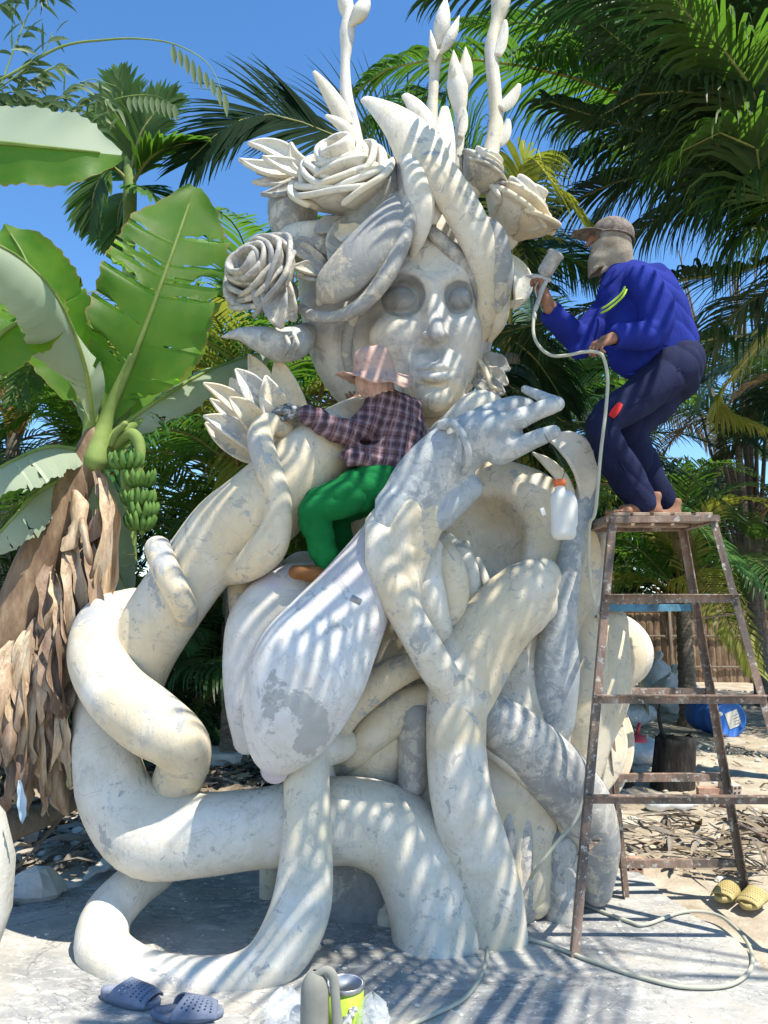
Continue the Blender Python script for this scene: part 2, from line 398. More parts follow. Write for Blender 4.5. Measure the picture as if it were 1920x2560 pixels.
low = n.math('MULTIPLY', n.math('LESS_THAN', sepz.outputs[2], zf), n.math('GREATER_THAN', sepz.outputs[2], zf - .62))
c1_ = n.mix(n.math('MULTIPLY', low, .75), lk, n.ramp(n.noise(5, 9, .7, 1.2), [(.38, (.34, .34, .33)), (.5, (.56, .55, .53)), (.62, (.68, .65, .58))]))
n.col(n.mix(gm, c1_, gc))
STATUE = thing("statue", "giant unfinished white plaster statue of a woman's head wreathed in roses above coiling tendrils", "statue", (0, 3.9, 0))
def st(name, vf, m=PL, parent=None, solid=0, **k): return mk(name, vf[0], vf[1], m, parent or STATUE, True, solid, sub=1 if solid else 0, **k)

def tent(pts, m=PL, name="tendril", n=60, sides=30, **k): return st(name, tubepx(pts, n=n, sides=sides, wob=.012, **k), m)
# --- big coils, left
tent([(430, 2120, 4.0, 50), (390, 2175, 3.95, 52), (335, 2215, 3.84, 56), (268, 2290, 3.7, 62), (258, 2375, 3.56, 66), (330, 2432, 3.42, 64), (430, 2452, 3.36, 58), (540, 2455, 3.34, 56),
      (640, 2430, 3.36, 62), (710, 2365, 3.4, 74), (752, 2270, 3.45, 75), (766, 2150, 3.5, 66), (768, 2020, 3.56, 58), (768, 1930, 3.62, 56), (790, 1880, 3.7, 50), (850, 1860, 3.82, 44)], PW)
tent([(240, 1700, 3.95, 55), (250, 1790, 3.85, 66), (264, 1890, 3.78, 80), (292, 1995, 3.75, 92), (372, 2082, 3.73, 103), (500, 2085, 3.74, 98), (640, 2070, 3.76, 94), (780, 2055, 3.78, 103),
      (900, 2052, 3.8, 106), (1000, 2095, 3.8, 112), (1060, 2180, 3.78, 118), (1090, 2290, 3.76, 116), (1096, 2420, 3.74, 112)], PW)
tent([(330, 1530, 3.95, 60), (262, 1560, 3.82, 68), (244, 1640, 3.7, 72), (290, 1730, 3.6, 78), (370, 1800, 3.55, 84), (440, 1850, 3.58, 74), (462, 1895, 3.68, 64), (440, 1960, 3.8, 62), (410, 2040, 3.9, 60)], PL)
# --- raised arm with its cut end, and what winds round it
st("arm", tubepx([(320, 1760, 3.85, 70), (350, 1650, 3.82, 82), (400, 1550, 3.8, 88), (490, 1420, 3.78, 88), (570, 1330, 3.76, 100), (650, 1275, 3.74, 108), (740, 1190, 3.74, 100), (790, 1145, 3.76, 92), (840, 1100, 3.82, 80), (900, 1050, 3.95, 62), (960, 1010, 4.1, 55)], n=70, sides=36, wob=.012), PL)
tent([(395, 1372, 3.66, 33), (412, 1420, 3.58, 34), (440, 1475, 3.56, 33), (462, 1520, 3.62, 32), (466, 1548, 3.72, 28)], PL)
tent([(722, 1120, 3.8, 26), (712, 1078, 3.7, 27), (672, 1062, 3.62, 30), (650, 1095, 3.56, 33), (668, 1165, 3.54, 34), (694, 1240, 3.54, 33), (692, 1310, 3.54, 38), (668, 1370, 3.57, 48), (620, 1415, 3.64, 40), (560, 1440, 3.76, 25)], PL)
# --- lotus held at the end of the arm
LOT = mk("lotus_flower", *tubepx([(720, 1160, 3.86, 50), (690, 1100, 3.88, 55), (655, 1060, 3.92, 30)], n=10, sides=20), PL, STATUE)
for tp, bs, wd, bd in [((507, 957, 3.75), (655, 1075, 3.86), 24, (10, -8, -.03)), ((524, 996, 3.9), (640, 1100, 3.9), 18, (0, -5, 0)), ((507, 1040, 3.7), (665, 1135, 3.82), 26, (5, -12, -.04)),
                       ((512, 1056, 3.85), (660, 1150, 3.88), 30, (0, 6, 0)), ((572, 994, 3.66), (665, 1095, 3.82), 28, (6, -6, -.06)), ((576, 944, 3.95), (650, 1060, 3.95), 26, (-4, -4, 0)),
                       ((587, 922, 3.76), (680, 1080, 3.86), 34, (14, -6, -.05)), ((664, 938, 3.72), (735, 1095, 3.84), 36, (-6, 10, -.06)), ((622, 885, 4.02), (680, 1050, 4.0), 30, (8, -4, 0)),
                       ((692, 888, 4.0), (760, 1060, 3.98), 34, (-6, 12, 0)), ((650, 990, 3.66), (705, 1085, 3.8), 18, (0, 0, -.04)), ((700, 1000, 3.72), (738, 1130, 3.8), 30, (26, 10, 0)), ((545, 975, 4.0), (660, 1050, 4.0), 22, (0, 0, 0))]:
    st("petal", petalpx(bs, tp, wd * 1.06, bd, cup=.55, nl=20, prof=(.55, .9, 1, .92, .62, .06)), PL, LOT, RR(7, 1000, 3.8))
# --- the big thigh-like pods in the middle
st("pod", tubepx([(1060, 1240, 3.62, 70), (1000, 1325, 3.6, 80), (945, 1405, 3.57, 88), (893, 1480, 3.52, 100), (832, 1575, 3.46, 126), (775, 1670, 3.4, 146), (725, 1790, 3.42, 128), (695, 1880, 3.48, 80), (686, 1925, 3.52, 36)], n=60, sides=44, flat=.75), PV)
st("pod", tubepx([(800, 1440, 3.8, 50), (735, 1490, 3.74, 92), (675, 1570, 3.7, 108), (640, 1660, 3.68, 86), (620, 1760, 3.66, 58), (618, 1850, 3.66, 36)], n=50, sides=36, flat=.7), PV)
tent([(670, 1400, 4.0, 40), (618, 1440, 3.95, 42), (600, 1500, 3.9, 30), (600, 1560, 3.9, 20)], PL)
# --- torso and base: one blended mass
V = Vol((-.75, 3.1, -.1), (1.55, 5.3, 3.5), .02)
def pc(pts, k=.06, op='add', n=None, sq=None, v=None): (v or V).chain(px3(pts), k, op, n, sq)
pc([(1100, 1060, 4.2, 62), (1110, 1180, 4.25, 80), (1200, 1300, 4.4, 150), (1290, 1420, 4.45, 190), (1300, 1560, 4.45, 190), (1270, 1750, 4.35, 180), (1240, 1950, 4.25, 170), (1240, 2150, 4.15, 150)], .1)
pc([(900, 1330, 4.3, 110), (960, 1520, 4.35, 150), (1000, 1720, 4.3, 150), (1010, 1900, 4.25, 130), (1000, 2150, 4.2, 110)], .1)
pc([(1240, 1210, 4.2, 60), (1330, 1250, 4.15, 70), (1400, 1340, 4.2, 80), (1420, 1460, 4.25, 90), (1420, 1600, 4.3, 95), (1410, 1760, 4.25, 90)], .08)
pc([(760, 1440, 4.1, 60), (840, 1480, 4.1, 80), (900, 1560, 4.1, 90), (870, 1700, 4.1, 60)], .06)
pc([(1190, 1340, 3.98, 60), (1200, 1400, 3.98, 75), (1215, 1440, 4.0, 50)], .08, 'sub')
pc([(1215, 1330, 4.02, 95), (1225, 1400, 4.02, 80)], .06, 'sub')
st("torso", V.mesh(), PL)
# skirts to the ground behind
st("drapery", tubepx([(1270, 1950, 4.05, 60), (1265, 2080, 4.0, 80), (1255, 2240, 3.98, 88)], n=24, sides=60, ridges=(9, .09)), PG)
st("drapery", tubepx([(1340, 2000, 4.12, 50), (1330, 2120, 4.08, 60), (1325, 2240, 4.02, 55)], n=24, sides=48, ridges=(7, .08)), PL)
tent([(1402, 2290, 4.0, 44), (1402, 2200, 4.0, 44), (1403, 2118, 4.0, 42)], PG, "stump", n=20)
st("base_block", box(P(890, 2230, 4.06), (.34, .26, .42), rotz(-.1), .02), PG)
st("base_block", tubepx([(672, 2170, 4.3, 24), (672, 2240, 4.28, 24)], n=6, sides=20), PL)
st("base_block", tubepx([(1000, 2150, 4.1, 50), (985, 2290, 3.98, 55)], n=8, sides=8), PL)
# --- trunk-like leg in the middle with its branches, one blended mass
V = Vol((-.1, 3.2, -.06), (1.1, 4.4, 2.75), .0125)
pc([(1152, 1640, 3.72, 55), (1145, 1740, 3.68, 72), (1140, 1860, 3.66, 72), (1155, 2000, 3.64, 76), (1190, 2120, 3.68, 80), (1225, 2240, 3.72, 80), (1245, 2360, 3.74, 74)], .05, n=14, sq=1.15)
pc([(1150, 1700, 3.68, 66), (1205, 1600, 3.72, 78), (1262, 1530, 3.74, 82), (1315, 1475, 3.76, 70), (1358, 1440, 3.78, 42)], .06, n=10, sq=1.3)
pc([(1180, 1730, 3.72, 60), (1260, 1580, 3.78, 60), (1345, 1520, 3.82, 44), (1376, 1480, 3.84, 20)], .04, n=8, sq=1.2)
pc([(985, 1290, 3.54, 40), (952, 1306, 3.5, 36), (944, 1350, 3.46, 40), (962, 1430, 3.44, 42), (1000, 1510, 3.44, 42), (1048, 1595, 3.48, 43), (1092, 1670, 3.54, 44), (1118, 1710, 3.6, 42)], .025, n=18)
pc([(1040, 1240, 3.5, 40), (1012, 1300, 3.46, 36), (1000, 1370, 3.44, 26), (1022, 1460, 3.46, 24), (1042, 1540, 3.52, 16)], .02, n=8)
pc([(1090, 1230, 3.54, 50), (1060, 1330, 3.5, 40), (1040, 1420, 3.5, 26), (1032, 1500, 3.52, 14)], .02, n=8)
pc([(1195, 1640, 3.66, 20), (1260, 1560, 3.66, 20), (1318, 1495, 3.69, 18), (1335, 1440, 3.74, 8)], .02, 'add', n=6)
st("trunk_figure", V.mesh(), PL)
# crescent folds cradled between forearm and trunk
for i, q in enumerate([[(1085, 1372, 3.68, 26), (1062, 1430, 3.62, 44), (1068, 1500, 3.62, 50), (1095, 1570, 3.68, 38), (1130, 1620, 3.76, 20)],
          [(1095, 1350, 3.76, 22), (1120, 1400, 3.68, 36), (1132, 1470, 3.68, 42), (1128, 1540, 3.72, 34), (1110, 1600, 3.8, 20)],
          [(1120, 1345, 3.84, 14), (1160, 1395, 3.8, 24), (1176, 1460, 3.78, 26), (1170, 1530, 3.8, 22), (1150, 1590, 3.84, 16)],
          [(1165, 1360, 3.9, 10), (1182, 1420, 3.86, 12), (1190, 1480, 3.84, 14), (1185, 1550, 3.86, 12)],
          [(1195, 1400, 3.94, 8), (1212, 1450, 3.9, 13), (1228, 1500, 3.88, 16), (1230, 1560, 3.9, 10)]]):
    st("fold", tubepx(q, n=30, sides=28, flat=.8), PL if i % 2 else PW)
# roots and sheets in the middle and below
tent([(1075, 1655, 3.8, 26), (1010, 1672, 3.76, 38), (950, 1705, 3.74, 42), (880, 1770, 3.76, 38), (845, 1830, 3.84, 28), (830, 1860, 3.95, 16)], PL)
tent([(1100, 1740, 3.86, 36), (1020, 1765, 3.85, 46), (950, 1815, 3.86, 50), (890, 1880, 3.9, 36), (850, 1930, 4.0, 20)], PL)
st("fold", petalpx((930, 2010, 4.0), (1075, 1760, 3.86), 70, (-50, -20, -.08), cup=-.3, prof=(.9, 1, .8, .5, .1), ruf=.05), PL, None, .03)
tent([(815, 1950, 3.9, 26), (800, 1880, 3.84, 30), (820, 1810, 3.82, 26), (870, 1760, 3.85, 12)], PW)
tent([(1040, 1790, 3.84, 50), (1035, 1880, 3.84, 40), (1030, 1960, 3.86, 36)], PG, "fold")
# --- right: thick tube running down to the ground
st("leg", tubepx([(1195, 1740, 3.88, 44), (1240, 1800, 3.82, 66), (1310, 1860, 3.86, 76), (1385, 1930, 3.93, 80), (1450, 2010, 4.0, 80), (1485, 2100, 4.05, 64), (1492, 2170, 4.08, 50), (1492, 2225, 4.1, 38)], n=60, sides=36, wob=.015), PG)
tent([(1200, 1850, 3.86, 26), (1270, 1900, 3.82, 26), (1350, 1975, 3.9, 22), (1400, 2040, 3.96, 16), (1420, 2120, 4.0, 12)], PL)
st("column", tubepx([(1488, 1120, 4.12, 14), (1474, 1200, 4.05, 26), (1454, 1280, 4.0, 30), (1436, 1360, 3.98, 32), (1416, 1450, 3.96, 35), (1398, 1560, 3.95, 46), (1390, 1680, 3.98, 58), (1380, 1800, 4.05, 56)], n=50, sides=28), PB)
st("column", tubepx([(1506, 1340, 4.3, 16), (1490, 1400, 4.24, 34), (1470, 1500, 4.18, 46), (1462, 1620, 4.14, 56), (1456, 1760, 4.14, 66), (1440, 1900, 4.2, 60)], n=50, sides=28), PL)
st("column", tubepx([(1505, 1340, 4.2, 8), (1508, 1400, 4.14, 12), (1500, 1470, 4.1, 12), (1480, 1540, 4.08, 8)], n=24, sides=16), PW)
st("column", tubepx([(1520, 1560, 4.3, 50), (1505, 1640, 4.24, 70), (1500, 1740, 4.2, 72), (1480, 1850, 4.14, 50), (1465, 1960, 4.1, 30)], n=40, sides=28), PL)
tent([(1490, 1720, 4.45, 40), (1548, 1680, 4.46, 48), (1562, 1630, 4.46, 52), (1540, 1580, 4.46, 46), (1500, 1550, 4.44, 34)], PL)
st("disc", tubepx([(1540, 1630, 4.72, 90), (1530, 1628, 4.9, 96)], n=8, sides=48, up=(0, 0, 1)), PL)
for q in ([(1545, 1790, 4.3), (1500, 1990, 4.2), 26], [(1560, 1770, 4.4), (1510, 2020, 4.25), 30]):
    st("fold", petalpx(q[1], q[0], q[2], (16, 0, -.03), cup=.3), PL, None, .025)
# --- second arm, drape and hand
V = Vol((-.05, 3.0, 1.35), (.95, 4.15, 2.75), .008)
pc([(965, 1350, 3.56, 38), (1005, 1290, 3.54, 66), (1055, 1215, 3.52, 80), (1110, 1150, 3.5, 76), (1160, 1110, 3.48, 68), (1205, 1090, 3.46, 62), (1250, 1082, 3.44, 54)], .03, n=20, sq=1.25)
pc([(960, 1400, 3.5, 26), (950, 1330, 3.5, 44), (985, 1270, 3.5, 50)], .03)
pc([(1040, 1330, 3.52, 30), (1100, 1290, 3.5, 34), (1170, 1220, 3.5, 34)], .03)
pc([(1195, 1085, 3.46, 56), (1240, 1088, 3.43, 50), (1258, 1108, 3.42, 44)], .03)
pc([(1225, 1078, 3.42, 36), (1272, 1058, 3.38, 27), (1300, 1046, 3.365, 25), (1345, 1027, 3.35, 22), (1374, 1016, 3.34, 21), (1392, 1010, 3.34, 19)], .012)
pc([(1392, 1010, 3.34, 18), (1352, 991, 3.42, 14), (1312, 973, 3.5, 10)], .004)
pc([(1248, 1128, 3.42, 36), (1292, 1116, 3.38, 27), (1326, 1103, 3.355, 22), (1352, 1092, 3.34, 21), (1384, 1080, 3.33, 17)], .012)
pc([(1210, 1050, 3.5, 36), (1262, 1022, 3.52, 26), (1290, 1012, 3.55, 22), (1318, 1014, 3.6, 18)], .012)
V.ell(P(1300, 1046, 3.35), (.045, .045, .045), k=.02); V.ell(P(1240, 1072, 3.37), (.06, .05, .05), k=.03)
st("hand", V.mesh(), PB)
st("bracelet", tubepx([(1112, 1066, 3.38, 10), (1130, 1058, 3.34, 9), (1150, 1075, 3.31, 9), (1166, 1110, 3.3, 9), (1172, 1150, 3.33, 8), (1160, 1180, 3.42, 8)], n=40, sides=12), PB)
st("bracelet", tubepx([(1104, 1062, 3.4, 13), (1124, 1058, 3.36, 12), (1146, 1076, 3.36, 9), (1152, 1110, 3.32, 8), (1148, 1150, 3.34, 8)], n=40, sides=12), PB)
# white rolled shoulder cloth behind the hand
for q in ([(1060, 1130, 3.9, 34), (1130, 1070, 3.82, 38), (1190, 1020, 3.78, 42), (1225, 1008, 3.82, 28), (1250, 1016, 3.9, 16)],
          [(1150, 1100, 3.86, 30), (1220, 1050, 3.8, 36), (1270, 1030, 3.8, 26), (1300, 1034, 3.86, 18)],
          [(850, 1120, 3.9, 30), (900, 1050, 3.94, 40), (950, 1000, 4.0, 42), (1000, 990, 4.1, 30)],
          [(880, 1190, 3.94, 30), (930, 1180, 3.96, 60), (990, 1140, 3.98, 60), (1050, 1110, 4.0, 45)]):
    st("shoulder_cloth", tubepx(q, n=36, sides=28), PW)
st("petal", petalpx((1460, 1260, 3.98), (1362, 1092, 3.9), 40, (40, -34, -.05), cup=.35, nw=12), PW, None, .02)
st("petal", petalpx((1440, 1270, 4.02), (1330, 1130, 3.95), 16, (16, -10, -.03), cup=.3), PW, None, .02)
# --- neck, head and face
V = Vol((-.62, 3.3, 2.0), (.95, 5.0, 3.75), .0095)
HC = P(1062, 800, 4.3)
V.ell(HC + [0, .02, .0], (.42, .46, .56), k=.05)
pc([(1085, 900, 4.3, 70), (1070, 1010, 4.3, 60), (1070, 1120, 4.3, 64)], .05)
# hair mass on the left, a smooth hood
pc([(900, 560, 4.3, 120), (860, 680, 4.3, 110), (850, 800, 4.25, 92), (880, 900, 4.25, 90), (920, 980, 4.3, 70)], .06)
pc([(1130, 560, 4.45, 110), (1180, 700, 4.45, 90)], .08)
# chin and jaw
V.ell(P(1085, 975, 4.02), (.17, .17, .15), k=.12)
V.ell(P(1150, 880, 4.1), (.1, .18, .2), k=.1); V.ell(P(1005, 880, 4.08), (.14, .16, .2), k=.1)
# cheeks, forehead, brow
V.ell(P(985, 838, 3.95), (.13, .08, .1), k=.1); V.ell(P(1156, 828, 3.96), (.075, .07, .1), k=.09)
V.ell(P(1080, 640, 3.97), (.24, .11, .26), k=.1)
pc([(950, 716, 3.96, 16), (990, 686, 3.885, 17), (1034, 690, 3.87, 16), (1066, 712, 3.87, 16)], .06, n=8)
pc([(1104, 710, 3.87, 16), (1130, 688, 3.88, 17), (1165, 692, 3.93, 16), (1188, 718, 3.99, 14)], .06, n=8)
# eye sockets with the big smooth closed lids
V.ell(P(1006, 742, 3.84), (.12, .085, .092), k=.06, op='sub'); V.ell(P(1142, 746, 3.85), (.078, .085, .086), k=.06, op='sub')
V.ell(P(1000, 752, 3.935), (.1, .088, .074), roty(.06), k=.012); V.ell(P(1148, 752, 3.94), (.07, .085, .07), k=.012)
pc([(944, 768, 3.9, 3.5), (972, 783, 3.85, 4), (1004, 786, 3.845, 4), (1042, 770, 3.88, 3.5)], .006, 'sub', n=10)
pc([(1106, 768, 3.885, 3.5), (1130, 783, 3.858, 4), (1158, 782, 3.866, 4), (1184, 766, 3.915, 3)], .006, 'sub', n=10)
# nose
V.chain(px3([(1082, 690, 3.91, 16), (1084, 735, 3.875, 14), (1087, 785, 3.83, 15), (1089, 822, 3.785, 17), (1090, 836, 3.78, 16)]), .035, 'add', 12)
pc([(1084, 740, 3.93, 24), (1087, 790, 3.9, 30), (1088, 832, 3.88, 36)], .04)
V.ell(P(1066, 840, 3.82), (.027, .038, .022), k=.02); V.ell(P(1112, 839, 3.82), (.024, .038, .022), k=.02)
V.ell(P(1076, 851, 3.79), (.012, .02, .007), k=.008, op='sub'); V.ell(P(1101, 850, 3.79), (.012, .02, .007), k=.008, op='sub')
# mouth and chin
V.ell(P(1086, 925, 3.91), (.14, .08, .1), k=.08)
pc([(1089, 862, 3.845, 4), (1089, 895, 3.832, 4)], .015, 'sub')
pc([(1034, 930, 3.88, 3), (1060, 920, 3.836, 8), (1082, 916, 3.818, 9), (1090, 919, 3.818, 8), (1098, 916, 3.82, 9), (1116, 919, 3.836, 8), (1138, 927, 3.87, 3)], .014, n=14)
pc([(1040, 935, 3.88, 4), (1064, 943, 3.838, 10), (1090, 946, 3.82, 13), (1114, 941, 3.836, 10), (1134, 932, 3.87, 4)], .012, n=12)
pc([(1032, 930, 3.865, 2.4), (1062, 930, 3.812, 2.8), (1090, 931, 3.795, 2.8), (1114, 929, 3.812, 2.8), (1140, 926, 3.855, 2.4)], .006, 'sub', n=12)
V.ell(P(1089, 968, 3.85), (.06, .03, .012), k=.03, op='sub')
V.ell(P(1086, 1004, 3.885), (.085, .08, .06), k=.06)
fv = V.mesh()
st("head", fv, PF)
# --- ribbons and leaves of hair round the face
st("hair_lock", tubepx([(800, 752, 3.84, 14), (822, 722, 3.78, 48), (870, 680, 3.74, 62), (920, 625, 3.72, 64), (965, 560, 3.74, 52), (992, 500, 3.8, 26), (1002, 474, 3.84, 8)], n=50, sides=32, flat=.6), PG)
st("hair_lock", tubepx([(752, 772, 3.98, 14), (790, 790, 3.86, 16), (850, 790, 3.78, 19), (915, 752, 3.72, 24), (970, 680, 3.7, 28), (1005, 600, 3.72, 28), (1022, 520, 3.76, 28), (1020, 450, 3.8, 30), (1012, 405, 3.86, 26)], n=60, sides=28, flat=.8), PG)
st("hair_lock", tubepx([(1018, 402, 3.78, 20), (1040, 450, 3.74, 34), (1054, 520, 3.74, 34), (1046, 590, 3.78, 22), (1032, 640, 3.86, 8)], n=36, sides=28, flat=.7), PW)
st("hair_leaf", petalpx((1070, 560, 3.8), (905, 250, 4.0), 62, (60, -42, -.1), cup=-.4, nl=26, nw=14, prof=(.25, .7, 1, 1, .8, .5, .06)), PW, None, .05)
st("hair_leaf", petalpx((1068, 500, 3.9), (1112, 268, 4.0), 40, (12, 0, -.05), cup=-.3, nl=20, nw=12, prof=(.7, 1, 1, .8, .5, .1)), PW, None, .04)
st("hair_leaf", petalpx((1082, 372, 4.1), (1008, 238, 4.15), 26, (14, -10, -.03), cup=-.3, nl=18, prof=(.7, 1, 1, .85, .7, .2)), PW, None, .035)
st("hair_lock", tubepx([(1060, 380, 3.86, 26), (1088, 420, 3.76, 46), (1128, 480, 3.74, 50), (1172, 555, 3.78, 50), (1206, 630, 3.84, 46), (1226, 710, 3.92, 38), (1222, 790, 4.0, 34), (1200, 850, 4.06, 14)], n=60, sides=32, flat=.6), PL)
st("hair_lock", tubepx([(1046, 556, 3.86, 8), (1085, 585, 3.84, 18), (1140, 636, 3.86, 20), (1185, 690, 3.9, 18), (1204, 755, 3.98, 18), (1208, 820, 4.04, 14)], n=44, sides=24, flat=.7), PG)
st("hair_lock", tubepx([(1195, 540, 3.9, 10), (1232, 580, 3.84, 28), (1250, 650, 3.86, 30), (1256, 720, 3.9, 24), (1248, 775, 3.95, 10)], n=40, sides=24, flat=.7), PG)
st("hair_lock", tubepx([(1256, 600, 3.98, 8), (1270, 660, 3.94, 14), (1262, 740, 3.95, 14), (1250, 800, 4.0, 18), (1225, 850, 4.08, 8)], n=40, sides=20), PL)
st("hair_lock", tubepx([(1010, 560, 3.76, 8), (985, 655, 3.78, 10), (930, 745, 3.84, 12), (880, 800, 3.95, 14), (866, 880, 4.02, 14), (880, 950, 4.1, 10)], n=44, sides=20), PG)
# bird-head ornament
B_ = st("bird_head", tubepx([(556, 842, 3.86, 3), (600, 836, 3.88, 17), (650, 848, 3.9, 33), (700, 862, 3.92, 42), (738, 856, 3.98, 42), (765, 835, 4.1, 28)], n=40, sides=24), PB)
for k in range(3): st("eye_ring", tube3([tuple(P(661 + 9 * math.cos(a), 842 + 9 * math.sin(a), 3.825 - .004 * k)) + (.004,) for a in np.linspace(0, 6.28, 14)], n=24, sides=8, caps=False) if k == 0 else tubepx([(690 + 22 * k, 835, 3.84, 5), (700 + 22 * k, 862, 3.8, 6), (690 + 22 * k, 885, 3.86, 5)], n=12, sides=10), PG, B_)
# --- roses
def rose(name, c, axis, r, m, rings=5, seed=1, squash=.8, m2=None):
    rnd = random.Random(seed); c = np.asarray(c, float); M = frame_from(axis, (.1, .2, 1))
    core = mk(name, *tube3([tuple(c - M[:, 2] * r * .5) + (r * .45,), tuple(c + M[:, 2] * r * .3) + (r * .3,)], n=6, sides=20), m, STATUE)
    for k in range(rings):
        f = (k + 1) / rings; npet = 3 + k // 2; a0 = rnd.random() * 6
        for q in range(npet):
            a_c = a0 + q * 2 * np.pi / npet + rnd.uniform(-.2, .2); span = (1.35 if k < 2 else 1.05) * np.pi * 2 / npet * .75
            rad = r * (.2 + .78 * f); hgt = r * squash * (1.15 - .6 * f) ; nu, nv = 12, 10; Vv = []
            base_z = -r * .45; topr = rad * rnd.uniform(.92, 1.08); ph = rnd.random() * 6; lift = rnd.uniform(-.06, .1) * r
            for i in range(nv + 1):
                v = i / nv
                for j in range(nu + 1):
                    u = j / nu * 2 - 1; a = a_c + u * span * (.55 + .45 * math.sin(min(1, v * 1.5) * np.pi / 2))
                    edge = 1 - .22 * abs(u) ** 2.5
                    z = base_z + (hgt - base_z) * (v ** .8) * edge + lift * v
                    rr = topr * (.35 + .65 * math.sin(min(1, v * 1.25) * np.pi / 2)) + r * .16 * f * max(0, v - .7) ** 1 * 3 * (.4 + f) + .05 * r * math.sin(u * 5 + ph) * v ** 2
                    rr *= 1 + .05 * u * (1 if q % 2 else -1)
                    z -= r * .22 * f * max(0, v - .75) * 4 * .6
                    Vv.append(c + M @ np.array([rr * math.cos(a), rr * math.sin(a), z]))
            Fc = [(i * (nu + 1) + j, i * (nu + 1) + j + 1, (i + 1) * (nu + 1) + j + 1, (i + 1) * (nu + 1) + j) for i in range(nv) for j in range(nu)]
            mk("petal", Vv, Fc, (m2 if m2 and f > .7 else m), core, True, r * .14, sub=1)
    return core
rose("rose", P(868, 468, 3.95), (-.25, -.75, .55), RR(112, 460, 3.95), PW, 6, 3, 1.0)
rose("rose", P(672, 705, 3.92), (-.55, -.75, .25), RR(96, 700, 3.9), PG, 5, 8, 1.1)
for tp_, wd_ in (((742, 800, 3.84), 34), ((706, 822, 3.8), 34), ((650, 775, 3.8), 30), ((612, 690, 3.84), 28)):
    st("rose_sepal", petalpx((690, 680, 3.86), tp_, wd_, (-10, 8, -.06), cup=.45, ruf=.1, prof=(.6, .9, 1, .9, .6, .15)), PG, None, .022)
rose("rose", P(1196, 445, 4.0), (.55, -.35, .75), RR(62, 440, 4.0), PW, 4, 12, 1.1, PG)
rose("rose", P(1285, 545, 4.12), (.5, -.45, .7), RR(94, 540, 4.1), PW, 4, 21, 1.0, PL)
st("rose_sepal", petalpx((1260, 640, 4.1), (1300, 720, 4.05), 26, (10, 0, 0), cup=.4), PL, None, .02)
st("rose_sepal", petalpx((1275, 640, 4.0), (1285, 770, 4.0), 26, (26, 0, 0), cup=.4, curl=.2), PL, None, .02)
st("rose_sepal", petalpx((1250, 760, 4.05), (1308, 745, 3.98), 10, (0, 8, 0), cup=.3), PL, None, .02)
# egg-like calyx, lobes and leaf clusters at the left of the crown
st("calyx", tubepx([(742, 430, 4.15, 36), (736, 480, 4.12, 58), (732, 540, 4.12, 62), (742, 600, 4.15, 50)], n=24, sides=28), PG)
st("calyx", tubepx([(690, 640, 4.1, 30), (735, 610, 4.05, 46), (790, 600, 4.0, 46), (850, 600, 4.0, 40)], n=24, sides=28), PW)
for tp, bs, wd, bd, m in [((618, 358, 3.95), (755, 418, 4.0), 26, (0, -14, 0), PW), ((596, 396, 3.9), (735, 430, 4.0), 22, (0, 10, 0), PW), ((656, 390, 3.82), (775, 432, 3.95), 24, (0, 6, 0), PW), ((727, 354, 3.86), (790, 440, 3.95), 22, (-14, 10, 0), PW),
                       ((629, 454, 3.95), (755, 440, 4.0), 18, (0, 6, 0), PG), ((651, 484, 3.95), (765, 450, 4.0), 18, (0, 10, 0), PG), ((640, 430, 4.02), (750, 430, 4.05), 22, (0, 0, 0), PG)]:
    st("leaf", petalpx(bs, tp, wd, bd, cup=.5, prof=(.5, .9, 1, .8, .5, .05)), m, None, .025)
for tp, bs, wd in [((712, 606, 3.84), (830, 680, 3.92), 22), ((730, 596, 3.84), (830, 660, 3.94), 20), ((778, 596, 3.86), (840, 650, 3.94), 18), ((730, 668, 3.82), (840, 690, 3.9), 20), ((735, 690, 3.84), (850, 705, 3.92), 16), ((786, 580, 3.86), (870, 560, 3.96), 26), ((845, 690, 3.8), (850, 590, 3.95), 30)]:
    st("leaf", petalpx(bs, tp, wd, (0, -6, -.02), cup=.4, ruf=.12), PG, None, .018)
st("rose_sepal", petalpx((880, 540, 3.92), (850, 670, 3.82), 34, (-16, 0, 0), cup=.5, curl=.2), PG, None, .02)
st("rose_sepal", petalpx((830, 560, 3.9), (925, 565, 3.8), 30, (0, 26, 0), cup=.4), PL, None, .02)
st("hair_lock", tubepx([(905, 560, 3.98, 50), (960, 480, 3.98, 60), (1010, 440, 4.0, 50)], n=20, sides=20), PB)
# leaves and buds tucked under the jaw at right
for tp, bs, wd in [((1276, 925, 4.1), (1185, 905, 4.15), 30), ((1270, 962, 4.08), (1190, 935, 4.12), 30), ((1262, 985, 4.06), (1185, 960, 4.1), 26), ((1200, 850, 4.1), (1190, 930, 4.14), 16), ((1240, 1000, 4.02), (1180, 950, 4.1), 18)]:
    st("leaf", petalpx(bs, tp, wd, (0, -5, 0), cup=.3, ruf=.15), PG, None, .014)
st("bud", tubepx([(1160, 990, 4.0, 6), (1162, 1005, 4.0, 14), (1168, 1015, 4.0, 10)], n=10, sides=16), PG)
st("stem", tubepx([(1180, 880, 4.05, 5), (1210, 920, 4.02, 7), (1228, 965, 4.0, 6), (1250, 975, 4.0, 5)], n=14, sides=10), PL)
